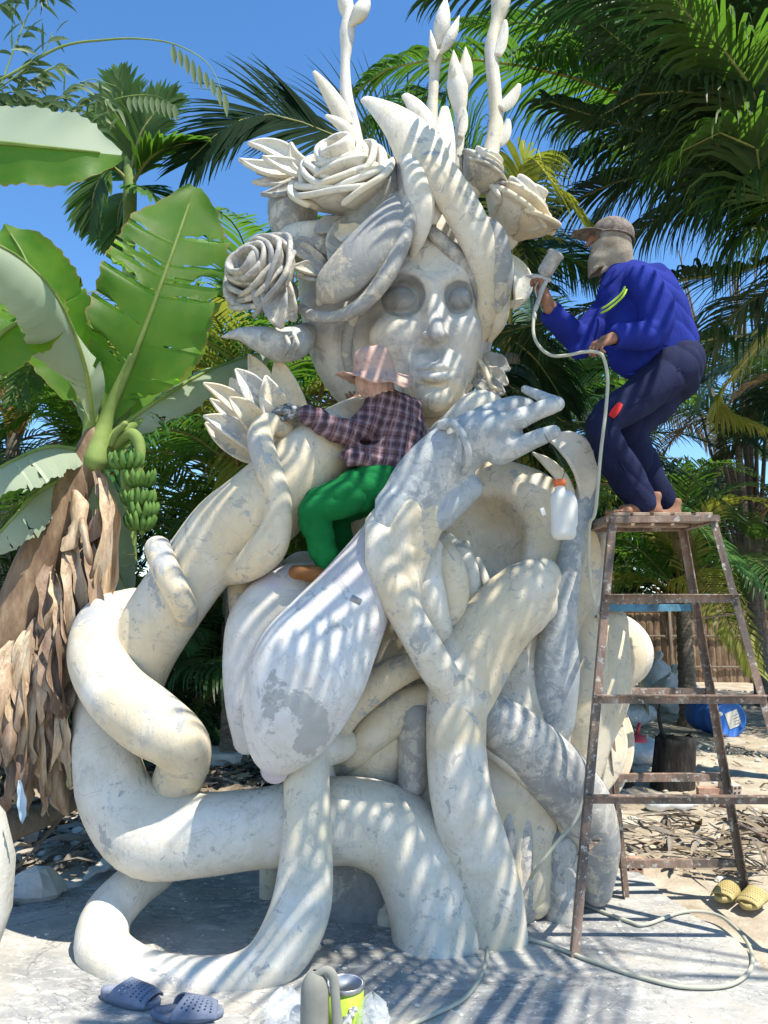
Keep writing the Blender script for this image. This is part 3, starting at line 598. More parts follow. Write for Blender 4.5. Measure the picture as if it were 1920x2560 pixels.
# --- tall stems on top, each with buds and leaves
def stem(pts, leaves, buds, m=PW):
    s = st("flower_stem", tubepx(pts, n=50, sides=20), m)
    for b, t, wd, bd in leaves: st("leaf", petalpx(b, t, wd, bd, cup=-.35, prof=(.6, .95, 1, .85, .6, .12)), m, s, .022)
    for b, t, wd, bd in buds:
        mk("bud", *tubepx([(b[0], b[1], b[2], wd * .4), (b[0] * .7 + t[0] * .3 + bd[0], b[1] * .7 + t[1] * .3, b[2], wd), (b[0] * .4 + t[0] * .6 + bd[0], b[1] * .4 + t[1] * .6, b[2], wd * .85), (t[0] * .85 + b[0] * .15 + bd[0] * .3, t[1] * .85 + b[1] * .15, t[2], wd * .4), (t[0], t[1], t[2], 1.5)], n=24, sides=18), m, s)
stem([(893, 380, 4.2, 22), (880, 310, 4.2, 19), (866, 240, 4.2, 16), (863, 160, 4.2, 12), (866, 120, 4.2, 15), (868, 80, 4.2, 19), (872, 30, 4.2, 14), (866, -10, 4.2, 14), (862, -40, 4.2, 8)],
     [((868, 315, 4.15), (783, 178, 4.12), 22, (10, 4, 0)), ((888, 368, 4.12), (812, 290, 4.1), 18, (14, -8, 0))], [((878, 60, 4.16), (922, -20, 4.16), 20, (6, 0)), ((866, 50, 4.2), (850, -60, 4.2), 16, (0, 0))])
stem([(1080, 400, 4.25, 18), (1078, 330, 4.25, 17), (1082, 250, 4.25, 13), (1086, 185, 4.25, 13), (1088, 150, 4.25, 17), (1090, 120, 4.25, 14)], [],
     [((1098, 110, 4.22), (1115, -8, 4.25), 21, (0, 0)), ((1104, 130, 4.18), (1148, 40, 4.18), 14, (4, 0)), ((1086, 150, 4.18), (1076, 76, 4.18), 10, (0, 0))])
stem([(1140, 420, 4.1, 12), (1148, 350, 4.1, 13), (1150, 290, 4.1, 13), (1148, 260, 4.1, 20), (1144, 220, 4.1, 26), (1140, 180, 4.1, 20)],
     [((1150, 345, 4.06), (1161, 272, 4.06), 10, (4, 0, 0))], [((1140, 230, 4.08), (1134, 126, 4.08), 17, (0, 0)), ((1156, 230, 4.1), (1164, 118, 4.1), 19, (4, 0))])
stem([(1222, 400, 4.2, 22), (1238, 330, 4.2, 20), (1240, 280, 4.2, 17), (1236, 220, 4.2, 17), (1230, 160, 4.2, 17), (1230, 110, 4.2, 18), (1240, 60, 4.2, 15), (1250, 20, 4.2, 22), (1250, -30, 4.2, 24)],
     [((1252, 272, 4.16), (1299, 210, 4.16), 16, (4, 4, 0)), ((1246, 360, 4.18), (1270, 298, 4.18), 14, (6, 4, 0)), ((1244, 140, 4.16), (1263, 50, 4.16), 13, (4, 0, 0))], [((1252, 40, 4.2), (1272, -50, 4.2), 16, (0, 0))])
# hinge plate let into the front pod
st("hinge_plate", box(P(890, 1500, 3.272), (.05, .012, .03), roty(.45), .003), mat("dull_metal", (.3, .3, .3), .5, .4, .6))
# ============================================================ GROUND
def gz(x, y):
    """ground relief: flat near the slab, uneven sand beyond"""
    d = max(0, max(abs(x - .0) - 1.9, y - 5.2, -0.0)) if False else 0
    e = ((x - .1) / 2.0) ** 2 + ((y - 3.6) / 1.75) ** 2
    k = min(1, max(0, (e - 1.0) * 1.2)); f = min(1, y / 60)
    n = mnoise.noise((x * .9, y * .9, 0)) * .05 + mnoise.noise((x * 3, y * 3, 5)) * .022 + mnoise.noise((x * 9, y * 9, 2)) * .012 + mnoise.noise((x * 24, y * 24, 2)) * .006
    return -.035 + k * (n + .022 + .02 * min(1, k)) * (1 - .5 * f)
def grid(xs, ys, fz):
    V = [(x, y, fz(x, y)) for y in ys for x in xs]; nx = len(xs)
    return V, [(j * nx + i, j * nx + i + 1, (j + 1) * nx + i + 1, (j + 1) * nx + i) for j in range(len(ys) - 1) for i in range(nx - 1)]
SAND = noisy("dusty_sand", [(.25, (.24, .19, .135)), (.45, (.4, .34, .26)), (.6, (.52, .47, .38)), (.75, (.6, .56, .48))], 3.2, 10, bump=.55, bs=38, bd=.02)
xs = np.concatenate([np.linspace(-60, -6, 28)[:-1], np.linspace(-6, 6.5, 230), np.linspace(6.5, 60, 28)[1:]])
ys = np.concatenate([np.linspace(-14, 1.2, 14)[:-1], np.linspace(1.2, 12, 210), np.linspace(12, 90, 50)[1:]])
tag(mk("ground", *grid(xs, ys, gz), SAND), kind='structure')
# cement slab: irregular rim, thin edge
CEM = mat("cement", rough=.75, spec=.25); n = N(CEM)
c = n.ramp(n.noise(1.6, 8, .62, .5), [(.3, (.19, .2, .21)), (.44, (.3, .305, .305)), (.54, (.43, .42, .39)), (.7, (.52, .5, .45))])
c = n.mix(n.ramp(n.noise(7, 9, .72, 1.2, n.co((1, 2.2, 1), (0, 0, .4))), [(.5, (0, 0, 0)), (.66, (.7, .7, .7))]), c, (.66, .65, .61))
c = n.mix(n.ramp(n.noise(22, 8, .75, .6), [(.56, (0, 0, 0)), (.66, (.75, .75, .75))]), c, (.2, .205, .21))
c = n.mix(n.ramp(n.noise(120, 2, .5), [(.66, (0, 0, 0)), (.72, (.5, .5, .5))]), c, (.2, .19, .18))
c = n.mix(n.ramp(n.noise(34, 3, .6), [(.63, (0, 0, 0)), (.66, (.85, .85, .85))]), c, (.72, .7, .65))
c = n.mix(n.ramp(n.noise(1.1, 9, .62, 1.4), [(.494, (0, 0, 0)), (.5, (.8, .8, .8)), (.506, (0, 0, 0))]), c, (.12, .115, .11))
c = n.mix(n.ramp(n.noise(2.6, 5, .7), [(.54, (0, 0, 0)), (.7, (.5, .5, .5))]), c, (.46, .39, .29))
n.col(c); n.bump(n.noise(26, 9, .72, .8, n.co((1, 2, 1), (0, 0, .4))), .45, .015)
rim = [G(-420, 2560)[:2], G(-250, 2420)[:2], G(-40, 2290)[:2], G(60, 2262)[:2], G(130, 2225)[:2], G(200, 2190)[:2], G(262, 2160)[:2], G(420, 2120)[:2], G(700, 2090)[:2], G(1100, 2085)[:2],
       G(1400, 2100)[:2], G(1545, 2150)[:2], G(1610, 2190)[:2], G(1688, 2252)[:2], G(1770, 2310)[:2], G(1850, 2362)[:2], G(1925, 2430)[:2], G(2060, 2520)[:2], (2.2, 2.0), (2.3, .2), (-2.2, .2), (-2.4, 1.6)]
rm = catmull([(x, y, 0, 0) for x, y in rim + rim[:1]], 260)[:-1, :2]
rm = np.array([p + .022 * np.array([mnoise.noise((p[0] * 6, p[1] * 6, 3)), mnoise.noise((p[0] * 6, p[1] * 6, 9))]) * (2 if p[1] > 2 else 0) for p in rm])
m_ = len(rm); top = np.c_[rm, np.zeros(m_)]; bot = np.c_[rm * 1.0, np.full(m_, -.08)]
cen = np.array([[0.1, 2.6, 0]])
inner = [cen[0] + (top - cen[0]) * f for f in (.985, .6, .3)]; V_ = [bot, top] + inner + [cen]
Fc = []
for k in range(4):
    for j in range(m_): Fc.append((k * m_ + j, k * m_ + (j + 1) % m_, (k + 1) * m_ + (j + 1) % m_, (k + 1) * m_ + j))
Fc += [(4 * m_ + j, 4 * m_ + (j + 1) % m_, 5 * m_) for j in range(m_)]
slab = mk("cement_slab", np.concatenate(V_), Fc, CEM, smooth=False); tag(slab, kind='structure')

# ============================================================ VEGETATION
def leafmat(name, a, b, tr=(.12, .3, .03), f=.3, rough=.5, spec=.3, sc_=3., obj=False):
    m = mat(name, rough=rough, spec=spec); n = N(m)
    c = n.ramp(n.noise(sc_, 4, .6), [(.35, a), (.65, b)])
    oi = n.new("ShaderNodeObjectInfo"); hv = n.new("ShaderNodeHueSaturation")
    n.l(n.math('ADD', n.math('MULTIPLY', oi.outputs["Random"], .05), .475), hv.inputs["Hue"]); n.l(n.math('ADD', n.math('MULTIPLY', oi.outputs["Random"], .7), .65), hv.inputs["Value"]); n.l(c, hv.inputs["Color"])
    n.col(hv.outputs[0]); n.trans(tr, f); return m
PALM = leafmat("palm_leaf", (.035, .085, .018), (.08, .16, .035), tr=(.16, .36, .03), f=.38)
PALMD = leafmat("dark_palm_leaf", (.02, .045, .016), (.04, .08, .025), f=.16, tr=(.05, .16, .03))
PALMY = leafmat("yellow_palm_leaf", (.2, .24, .04), (.3, .3, .07), f=.35, tr=(.4, .45, .05))
PALMX = leafmat("dry_palm_leaf", (.2, .15, .09), (.32, .25, .15), tr=(.3, .2, .1), f=.15, rough=.7, spec=.1)
RIB = noisy("palm_rib", [(.3, (.12, .15, .04)), (.7, (.28, .26, .09))], 8, bump=.1)
RIBY = noisy("yellow_rib", [(.3, (.35, .33, .08)), (.7, (.5, .42, .12))], 8, bump=.1)
BARK = noisy("palm_bark", [(.3, (.09, .075, .06)), (.55, (.2, .17, .135)), (.8, (.3, .27, .22))], 9, 8, bump=.8, bs=30, vscale=(1, 1, 3), bd=.03)
FIB = noisy("palm_fibre", [(.3, (.16, .08, .03)), (.7, (.42, .24, .08))], 30, 8, bump=.7, vscale=(1, 1, .3))
def frond(pts, n=62, ll=.62, wd=.028, droop=.32, seed=0, upv=(0, 0, 1), s0=.14, rib=.02, ang=(62, 28), lift=.1, nseg=4, rsides=5, gaps=0.0, one=None):
    rnd = random.Random(seed); C = catmull([tuple(p)[:3] + (0,) for p in pts], 40)[:, :3]
    T = np.gradient(C, axis=0); T /= np.linalg.norm(T, axis=1)[:, None]; b = MB()
    L = len(C)
    b.add(*tube3([tuple(C[i]) + (rib * (1 - .85 * i / (L - 1)),) for i in range(0, L, 3)] , n=16, sides=rsides, caps=False), 1)
    V = []; Fc = []; up0 = np.array(upv, float)
    for k in range(n):
        s = s0 + (1 - s0) * (k + rnd.uniform(-.2, .2)) / (n - 1); s = min(max(s, 0), 1); x = s * (L - 1); i = min(int(x), L - 2); f = x - i
        c = C[i] * (1 - f) + C[i + 1] * f; t = nrm(T[i] * (1 - f) + T[min(i + 1, L - 1)] * f); side0 = nrm(np.cross(t, up0)); upl = np.cross(side0, t)
        A = R(ang[0] + (ang[1] - ang[0]) * s ** 1.5)
        for sg in (-1, 1):
            if rnd.random() < gaps or (one and sg != one): continue
            l = ll * (math.sin(np.pi * min(1, .18 + .78 * s)) ** .55 if s < .97 else .35) * rnd.uniform(.88, 1.08); aa = A + rnd.uniform(-.07, .07)
            d = nrm(side0 * sg * math.sin(aa) + t * math.cos(aa) + upl * (lift + rnd.uniform(-.08, .08))); p = c.copy(); pl = []; dr = droop * rnd.uniform(.7, 1.5)
            for q in range(nseg + 1):
                pl.append((p.copy(), d.copy())); p = p + d * l / nseg; d = nrm(d + np.array([0, 0, -1.]) * dr * (.35 + .4 * q))
            tw = rnd.uniform(-.35, .35)
            for q, (pp, dd) in enumerate(pl):
                wv = nrm(np.cross(dd, upl + side0 * tw * sg)) ; ww = wd * (.55, 1, .95, .75, .4, .2)[q] * .5 if q < nseg else wd * .04
                V += [pp - wv * ww, pp + wv * ww]
            o = len(V) - 2 * (nseg + 1)
            Fc += [(o + 2 * q, o + 2 * q + 1, o + 2 * q + 3, o + 2 * q + 2) for q in range(nseg)]
    return b.add(V, Fc, 0)
def arc(L, rise, drop, side=0, n=7):
    """frond curve in local coords: starts at origin along +x, rises then arches over"""
    s = np.linspace(0, 1, n); return [(L * (x - .12 * x * x), side * x * x, rise * L * math.sin(x * 2.0) * .9 - drop * L * x ** 2.4) for x in s]
FR = []
for k, (L, ri, dr, ll, dp) in enumerate([(3.4, .42, .55, .68, .3), (3.8, .3, .6, .75, .45), (3.2, .62, .5, .62, .25), (3.0, .15, .75, .66, .5), (2.4, .55, .35, .5, .2)]):
    ob = frond(arc(L, ri, dr, .25 * (-1) ** k), 62, ll, .034, dp, seed=50 + k, rsides=4, nseg=4)
    ob = ob.obj("frond_shape", [PALM, RIB]); FR.append(ob.data); bpy.data.objects.remove(ob)
def remat(me, mats):
    c = me.copy(); c.materials.clear()
    for q in mats: c.materials.append(q)
    return c
FRD = [remat(m, [PALMD, RIB]) for m in FR]; FRY = [remat(m, [PALMY, RIBY]) for m in FR]; FRX = [remat(m, [PALMX, RIB]) for m in FR]
def trunk_vf(h, r0, r1, lean=(0, 0), seed=0):
    rnd = random.Random(seed); pts = [(lean[0] * t ** 1.5, lean[1] * t ** 1.5, h * t, 0) for t in np.linspace(0, 1, 8)]
    C = catmull(pts, int(h / .07) + 4); V = []; ns = 14
    for i, c in enumerate(C):
        t = i / (len(C) - 1); r = (r0 + (r1 - r0) * t + r0 * .5 * max(0, 1 - t * 8) ** 2) * (1 + (.07 if i % 2 else -.03))
        for j in range(ns):
            a = j / ns * 2 * math.pi; V.append((c[0] + r * math.cos(a), c[1] + r * math.sin(a), c[2]))
    m = len(C); Fc = [(i * ns + j, i * ns + (j + 1) % ns, (i + 1) * ns + (j + 1) % ns, (i + 1) * ns + j) for i in range(m - 1) for j in range(ns)]
    Fc.append(tuple((m - 1) * ns + j for j in range(ns))); return V, Fc, C[-1, :3]
def palm(x, y, h, label, n=14, sets=FR, scl=1.0, seed=0, lean=(0, 0), r=.13, group=None, elev=(-12, 68), yellow=0, dry=0, name="palm_tree", azr=None, fibre=True):
    rnd = random.Random(seed); t = thing(name, label, "palm tree", (x, y, -.05), group, local=True)
    V, Fc, top = trunk_vf(h, r, r * .7, lean, seed); mk("trunk", V, Fc, BARK, t)
    if fibre:
        b = MB()
        for k in range(16):
            a = rnd.random() * 6.28; q = top + np.array([math.cos(a) * r * .7, math.sin(a) * r * .7, rnd.uniform(-.35, .1)])
            b.add(*tube3([tuple(q) + (.035 * scl + .01,), tuple(q + np.array([math.cos(a) * .16, math.sin(a) * .16, .28 * scl])) + (.02,), tuple(q + np.array([math.cos(a) * .3, math.sin(a) * .3, .45 * scl])) + (.008,)], n=5, sides=6))
        b.obj("husk", FIB, t)
    for k in range(n):
        az = (k * 2.39996 + rnd.uniform(-.3, .3)) if azr is None else R(rnd.uniform(*azr)); el = R(elev[0] + (elev[1] - elev[0]) * (k / max(1, n - 1)) ** .8 + rnd.uniform(-6, 6))
        S = FRY if rnd.random() < yellow else (FRX if k < n * dry else sets)
        o = bpy.data.objects.new("frond", S[rnd.randrange(len(S))]); sc.collection.objects.link(o); o.parent = t
        o.location = Vector(top) + Vector((0, 0, -.05)); s = scl * rnd.uniform(.85, 1.15); o.scale = (s, s, s)
        o.rotation_euler = (Matrix.Rotation(az, 3, 'Z') @ Matrix.Rotation(-el * .6, 3, 'Y') @ Matrix.Rotation(rnd.uniform(-.4, .4), 3, 'X')).to_euler()
    return t
def pxf(pts): return [P(*p) for p in pts]
# left grove
GL = "palms of the grove behind the statue"
LP = [(-3.6, 9.5, 3.4, 15, 1.0, "tall green palm behind the banana leaves at the far left edge", FR), (-2.2, 11, 2.0, 16, 1.05, "bushy palm behind the banana bunch, fronds down to the ground", FR),
      (-5.6, 11, 4.6, 15, 1.1, "highest palm of the grove, rising behind the bamboo", FR), (-1.0, 12.5, 1.6, 16, 1.1, "palm seen through the gap between the two big coils", FR),
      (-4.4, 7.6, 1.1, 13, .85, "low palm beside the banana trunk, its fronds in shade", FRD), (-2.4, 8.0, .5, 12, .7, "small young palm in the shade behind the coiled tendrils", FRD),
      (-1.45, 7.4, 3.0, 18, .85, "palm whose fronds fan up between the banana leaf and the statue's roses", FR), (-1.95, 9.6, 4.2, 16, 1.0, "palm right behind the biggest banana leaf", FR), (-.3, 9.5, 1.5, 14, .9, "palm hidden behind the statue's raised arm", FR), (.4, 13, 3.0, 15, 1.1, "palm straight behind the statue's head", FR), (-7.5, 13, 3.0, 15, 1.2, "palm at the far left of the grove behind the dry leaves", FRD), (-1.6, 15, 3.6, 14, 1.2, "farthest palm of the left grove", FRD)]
for i, (x, y, h, n_, s, lb, S) in enumerate(LP): palm(x, y, h, lb, n_ + 3, S, s, 20 + i, group=GL, yellow=.12 if S is FR else 0, dry=.08)
# right grove
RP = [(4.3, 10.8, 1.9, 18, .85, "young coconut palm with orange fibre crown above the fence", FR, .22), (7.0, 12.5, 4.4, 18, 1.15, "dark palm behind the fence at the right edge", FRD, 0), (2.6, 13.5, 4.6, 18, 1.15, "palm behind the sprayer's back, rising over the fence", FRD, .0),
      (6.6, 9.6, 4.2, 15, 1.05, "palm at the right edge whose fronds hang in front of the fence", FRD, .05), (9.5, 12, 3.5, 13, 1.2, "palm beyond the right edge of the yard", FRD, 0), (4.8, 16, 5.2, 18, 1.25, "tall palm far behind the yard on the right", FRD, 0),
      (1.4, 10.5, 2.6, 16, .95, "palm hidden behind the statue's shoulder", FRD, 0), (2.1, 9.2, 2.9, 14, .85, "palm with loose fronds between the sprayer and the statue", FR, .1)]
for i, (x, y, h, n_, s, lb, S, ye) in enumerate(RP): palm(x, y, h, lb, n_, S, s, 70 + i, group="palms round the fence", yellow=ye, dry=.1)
# overhanging coconut palms on the right (crowns above the yard), fronds placed one by one
CO = thing("coconut_palm", "big coconut palm whose long dark fronds overhang the yard from the upper right", "palm tree", (5.6, 6.2, 0))
V_, F_, tp_ = trunk_vf(5.9, .19, .13, (-.5, -.2), 3); mk("trunk", np.array(V_) + [5.6, 6.2, -.1], F_, BARK, CO); crown = tp_ + np.array([5.6, 6.2, -.1])
def bigfrond(pts, par, S=(PALM, RIB), seed=0, **k): return frond(pts, seed=seed, **k).obj("frond", list(S), par)
cr = tuple(crown)
def toward(pts, base=cr): return [np.array(base)] + pxf(pts)
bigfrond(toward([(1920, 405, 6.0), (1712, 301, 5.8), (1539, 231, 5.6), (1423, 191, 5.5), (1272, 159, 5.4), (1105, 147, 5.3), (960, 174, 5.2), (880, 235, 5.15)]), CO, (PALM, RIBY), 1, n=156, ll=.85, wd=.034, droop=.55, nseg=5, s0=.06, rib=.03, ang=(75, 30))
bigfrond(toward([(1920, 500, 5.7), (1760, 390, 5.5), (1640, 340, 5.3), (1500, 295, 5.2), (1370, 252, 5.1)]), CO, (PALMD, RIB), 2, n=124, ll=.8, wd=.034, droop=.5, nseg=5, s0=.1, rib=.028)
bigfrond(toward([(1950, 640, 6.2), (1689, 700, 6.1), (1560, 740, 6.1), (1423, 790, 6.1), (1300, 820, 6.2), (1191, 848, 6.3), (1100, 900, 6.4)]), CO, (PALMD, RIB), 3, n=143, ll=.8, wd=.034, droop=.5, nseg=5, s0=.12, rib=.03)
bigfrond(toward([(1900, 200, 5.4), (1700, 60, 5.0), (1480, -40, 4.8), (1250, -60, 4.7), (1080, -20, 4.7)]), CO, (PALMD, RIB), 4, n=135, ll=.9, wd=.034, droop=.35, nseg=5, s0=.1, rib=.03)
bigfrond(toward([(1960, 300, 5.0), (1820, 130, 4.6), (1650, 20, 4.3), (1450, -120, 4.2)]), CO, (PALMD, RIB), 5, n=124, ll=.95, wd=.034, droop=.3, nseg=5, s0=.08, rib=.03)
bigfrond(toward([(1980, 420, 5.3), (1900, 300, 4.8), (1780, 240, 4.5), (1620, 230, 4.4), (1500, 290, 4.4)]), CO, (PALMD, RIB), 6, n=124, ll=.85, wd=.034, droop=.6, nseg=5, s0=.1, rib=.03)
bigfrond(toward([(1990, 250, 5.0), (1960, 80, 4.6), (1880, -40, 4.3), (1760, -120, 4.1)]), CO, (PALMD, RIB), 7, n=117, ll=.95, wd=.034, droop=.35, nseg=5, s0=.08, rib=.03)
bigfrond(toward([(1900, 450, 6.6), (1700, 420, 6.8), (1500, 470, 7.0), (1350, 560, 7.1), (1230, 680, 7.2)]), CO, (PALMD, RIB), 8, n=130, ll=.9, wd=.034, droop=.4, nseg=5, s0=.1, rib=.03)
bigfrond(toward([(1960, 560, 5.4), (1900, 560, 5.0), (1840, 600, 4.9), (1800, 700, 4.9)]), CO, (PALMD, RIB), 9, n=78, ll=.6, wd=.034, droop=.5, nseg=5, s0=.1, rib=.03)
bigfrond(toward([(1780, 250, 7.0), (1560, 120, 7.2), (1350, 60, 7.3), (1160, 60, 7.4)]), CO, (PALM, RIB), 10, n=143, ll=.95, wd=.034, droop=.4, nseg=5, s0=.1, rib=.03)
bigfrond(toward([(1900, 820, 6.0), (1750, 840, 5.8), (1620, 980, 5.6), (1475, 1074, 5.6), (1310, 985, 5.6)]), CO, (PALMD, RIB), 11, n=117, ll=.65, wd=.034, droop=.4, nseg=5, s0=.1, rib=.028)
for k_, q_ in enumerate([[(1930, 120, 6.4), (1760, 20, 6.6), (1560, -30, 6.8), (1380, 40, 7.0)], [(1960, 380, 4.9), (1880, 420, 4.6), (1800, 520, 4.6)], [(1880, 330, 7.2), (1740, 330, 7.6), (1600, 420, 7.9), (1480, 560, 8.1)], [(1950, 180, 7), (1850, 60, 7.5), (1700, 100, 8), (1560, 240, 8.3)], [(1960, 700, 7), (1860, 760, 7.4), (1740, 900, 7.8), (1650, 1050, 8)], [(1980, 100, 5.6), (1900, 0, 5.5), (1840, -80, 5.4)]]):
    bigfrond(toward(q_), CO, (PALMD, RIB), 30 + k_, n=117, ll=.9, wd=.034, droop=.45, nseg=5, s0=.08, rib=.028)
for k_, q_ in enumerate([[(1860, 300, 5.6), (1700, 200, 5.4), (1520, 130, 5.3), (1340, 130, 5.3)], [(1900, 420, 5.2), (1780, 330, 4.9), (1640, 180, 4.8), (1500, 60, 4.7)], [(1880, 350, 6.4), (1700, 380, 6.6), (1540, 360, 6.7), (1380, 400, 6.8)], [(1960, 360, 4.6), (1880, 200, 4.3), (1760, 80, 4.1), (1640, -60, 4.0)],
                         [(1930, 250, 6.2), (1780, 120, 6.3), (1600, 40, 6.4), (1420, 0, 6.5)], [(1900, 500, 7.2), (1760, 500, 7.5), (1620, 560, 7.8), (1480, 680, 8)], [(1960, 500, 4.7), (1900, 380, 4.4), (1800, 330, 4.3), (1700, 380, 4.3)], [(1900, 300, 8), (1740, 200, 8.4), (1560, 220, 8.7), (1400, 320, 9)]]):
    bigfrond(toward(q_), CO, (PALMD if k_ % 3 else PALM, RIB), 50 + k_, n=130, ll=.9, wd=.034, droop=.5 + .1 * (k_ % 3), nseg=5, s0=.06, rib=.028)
bigfrond(toward([(1900, 860, 7.2), (1800, 1010, 7.4), (1920, 1075, 7.6)], cr), CO, (PALMY, RIBY), 12, n=91, ll=.5, wd=.034, droop=.5, nseg=5)
# left-centre frond silhouetted on the sky, its palm stands behind the statue
CB = thing("coconut_palm", "coconut palm hidden behind the statue's head, one feathery frond arching left against the sky", "palm tree", (1.2, 7.6, 0))
V_, F_, tp_ = trunk_vf(4.3, .16, .12, (.1, -.1), 5); mk("trunk", np.array(V_) + [1.2, 7.6, -.1], F_, BARK, CB); cr2 = tuple(tp_ + np.array([1.2, 7.6, -.1]))
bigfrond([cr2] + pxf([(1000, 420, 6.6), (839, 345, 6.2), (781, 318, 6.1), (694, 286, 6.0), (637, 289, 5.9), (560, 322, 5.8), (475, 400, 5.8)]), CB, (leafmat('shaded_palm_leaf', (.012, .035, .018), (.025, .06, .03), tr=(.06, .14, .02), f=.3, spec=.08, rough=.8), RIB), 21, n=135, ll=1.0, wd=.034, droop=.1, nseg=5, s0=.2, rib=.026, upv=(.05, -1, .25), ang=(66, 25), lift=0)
bigfrond([cr2] + pxf([(1000, 560, 7.0), (840, 560, 7.2), (700, 600, 7.3), (600, 680, 7.4), (520, 800, 7.5)]), CB, (PALM, RIB), 22, n=104, ll=.7, wd=.034, droop=.3, nseg=5, s0=.2)
bigfrond([cr2] + pxf([(1200, 500, 7.0), (1280, 560, 7.0), (1330, 700, 7.0), (1350, 860, 7.0)]), CB, (PALMD, RIB), 23, n=104, ll=.8, wd=.034, droop=.4, nseg=5, s0=.2)
bigfrond([cr2] + pxf([(1300, 420, 6.6), (1400, 480, 6.4), (1500, 600, 6.3)]), CB, (PALMY, RIBY), 24, n=78, ll=.6, wd=.034, droop=.4, nseg=5, s0=.2)
bigfrond([cr2] + pxf([(1150, 300, 7.4), (1100, 240, 7.6), (1000, 260, 7.8), (900, 330, 8.0)]), CB, (PALM, RIB), 25, n=117, ll=.8, wd=.034, droop=.4, nseg=5, s0=.2)
for k_, q_ in enumerate([[(1260, 840, 7.4), (1340, 900, 7.6), (1420, 1020, 7.7)], [(1300, 640, 8), (1420, 640, 8.4), (1560, 740, 8.7)], [(1240, 940, 7), (1300, 1040, 7), (1390, 1180, 7)]]):
    bigfrond([cr2] + pxf(q_), CB, (PALMD, RIB), 40 + k_, n=104, ll=.8, wd=.034, droop=.4, nseg=5, s0=.2)
# trees overhead, behind the camera's right shoulder: they throw the striped shade
def overhead(label, base, h, lean, fr, seed):
    t = thing("coconut_palm", label, "palm tree", (base[0], base[1], 0))
    V, Fq, tp = trunk_vf(h, .17, .12, lean, seed); mk("trunk", np.array(V) + [base[0], base[1], -.05], Fq, BARK, t); c0 = tp + np.array([base[0], base[1], -.05])
    for i, (e, ll, wd, n_, hump, s0_) in enumerate(fr):
        e = np.array(e, float); mid = (c0 + e) / 2 + np.array([0, 0, hump])
        bigfrond([c0, (c0 * .7 + e * .3) + [0, 0, hump * .85], mid, (c0 * .25 + e * .75) + [0, 0, hump * .6], e], t, (PALM, RIB), seed * 10 + i, n=n_, ll=ll, wd=wd, droop=.08, nseg=4, s0=s0_, rib=.015, ang=(80, 55))
overhead("coconut palm standing behind the viewer's right shoulder, shading the statue", (4.6, 1.4), 5.1, (-.5, .3),
         [((.2, 2.85, 4.7), .75, .055, 30, .1, .42), ((.55, 3.4, 5.1), .62, .048, 28, .1, .5), ((1.45, 2.1, 3.6), .6, .035, 26, .25, .42), ((.75, 2.2, 4.2), .7, .052, 28, .1, .4), ((7.5, 2.6, 4.6), .7, .05, 40, .5, .1), ((6.5, -1.4, 4.6), .7, .05, 40, .5, .1), ((3.6, -2.0, 4.6), .7, .05, 40, .5, .1)], 7)
overhead("slender coconut palm behind the viewer, its fronds shading the slab", (2.6, -1.9), 5.6, (-.2, .3),
         [((1.0, 1.55, 5.0), .5, .06, 26, .2, .6), ((2.2, .6, 4.8), .6, .06, 30, .3, .4), ((4.2, 0.2, 5.0), .6, .045, 36, .3, .1), ((2.0, -4.4, 4.8), .6, .045, 36, .3, .1)], 9)
# --- banana plant
BL = mat("banana_leaf", rough=.38, spec=.45); n = N(BL)
wv = n.new("ShaderNodeTexWave"); wv.inputs["Scale"].default_value = 34; wv.inputs["Distortion"].default_value = 2.5; wv.inputs["Detail"].default_value = 2
uv = n.new("ShaderNodeAttribute", attribute_name="lf"); n.l(uv.outputs["Vector"], wv.inputs["Vector"])
sx = n.new("ShaderNodeSeparateXYZ"); n.l(uv.outputs["Vector"], sx.inputs[0])
vein = n.ramp(wv.outputs["Fac"], [(.2, (.0, .0, .0)), (.8, (1, 1, 1))])
lc = n.mix(n.math('MULTIPLY', wv.outputs["Fac"], .8), (.045, .16, .01), (.1, .27, .02))
lc = n.mix(n.ramp(n.math('ABSOLUTE', sx.outputs["Y"]), [(.0, (1, 1, 1)), (.035, (0, 0, 0))]), lc, (.3, .38, .1))
lc = n.mix(n.ramp(n.noise(3, 4, .6, .3, uv.outputs['Vector']), [(.35, (0, 0, 0)), (.7, (.6, .6, .6))]), lc, (.2, .3, .03)); lc = n.mix(n.ramp(n.math('ADD', n.math('ABSOLUTE', sx.outputs['Y']), n.math('MULTIPLY', n.noise(14, 3), .06)), [(.99, (0, 0, 0)), (1.02, (1, 1, 1))]), lc, (.3, .2, .05))
n.col(lc); n.bump(wv.outputs["Fac"], .35, .01); n.trans(n.mix(n.math('MULTIPLY', wv.outputs["Fac"], .4), (.2, .5, .015), (.36, .64, .04)), .5)
BP = mat("banana_leaf_pale", rough=.55, spec=.3); n = N(BP)
wv = n.new("ShaderNodeTexWave"); wv.inputs["Scale"].default_value = 24; wv.inputs["Distortion"].default_value = 1.5
uv = n.new("ShaderNodeAttribute", attribute_name="lf"); n.l(uv.outputs["Vector"], wv.inputs["Vector"])
n.col(n.mix(wv.outputs["Fac"], (.3, .38, .27), (.42, .48, .36))); n.bump(wv.outputs["Fac"], .35, .01); n.trans((.3, .45, .12), .25)
BST = noisy("banana_stem", [(.3, (.13, .2, .05)), (.7, (.26, .34, .1))], 6, bump=.1)
BTR = noisy("banana_trunk", [(.3, (.09, .055, .035)), (.5, (.22, .145, .09)), (.72, (.4, .29, .19))], 7, 8, bump=.7, vscale=(1.5, 1.5, .5), bs=20)
DRY0 = noisy("dry_banana_leaf", [(.3, (.2, .125, .08)), (.48, (.4, .28, .19)), (.7, (.58, .46, .34))], 5, 9, bump=1.0, vscale=(5, 5, .5), bs=14)
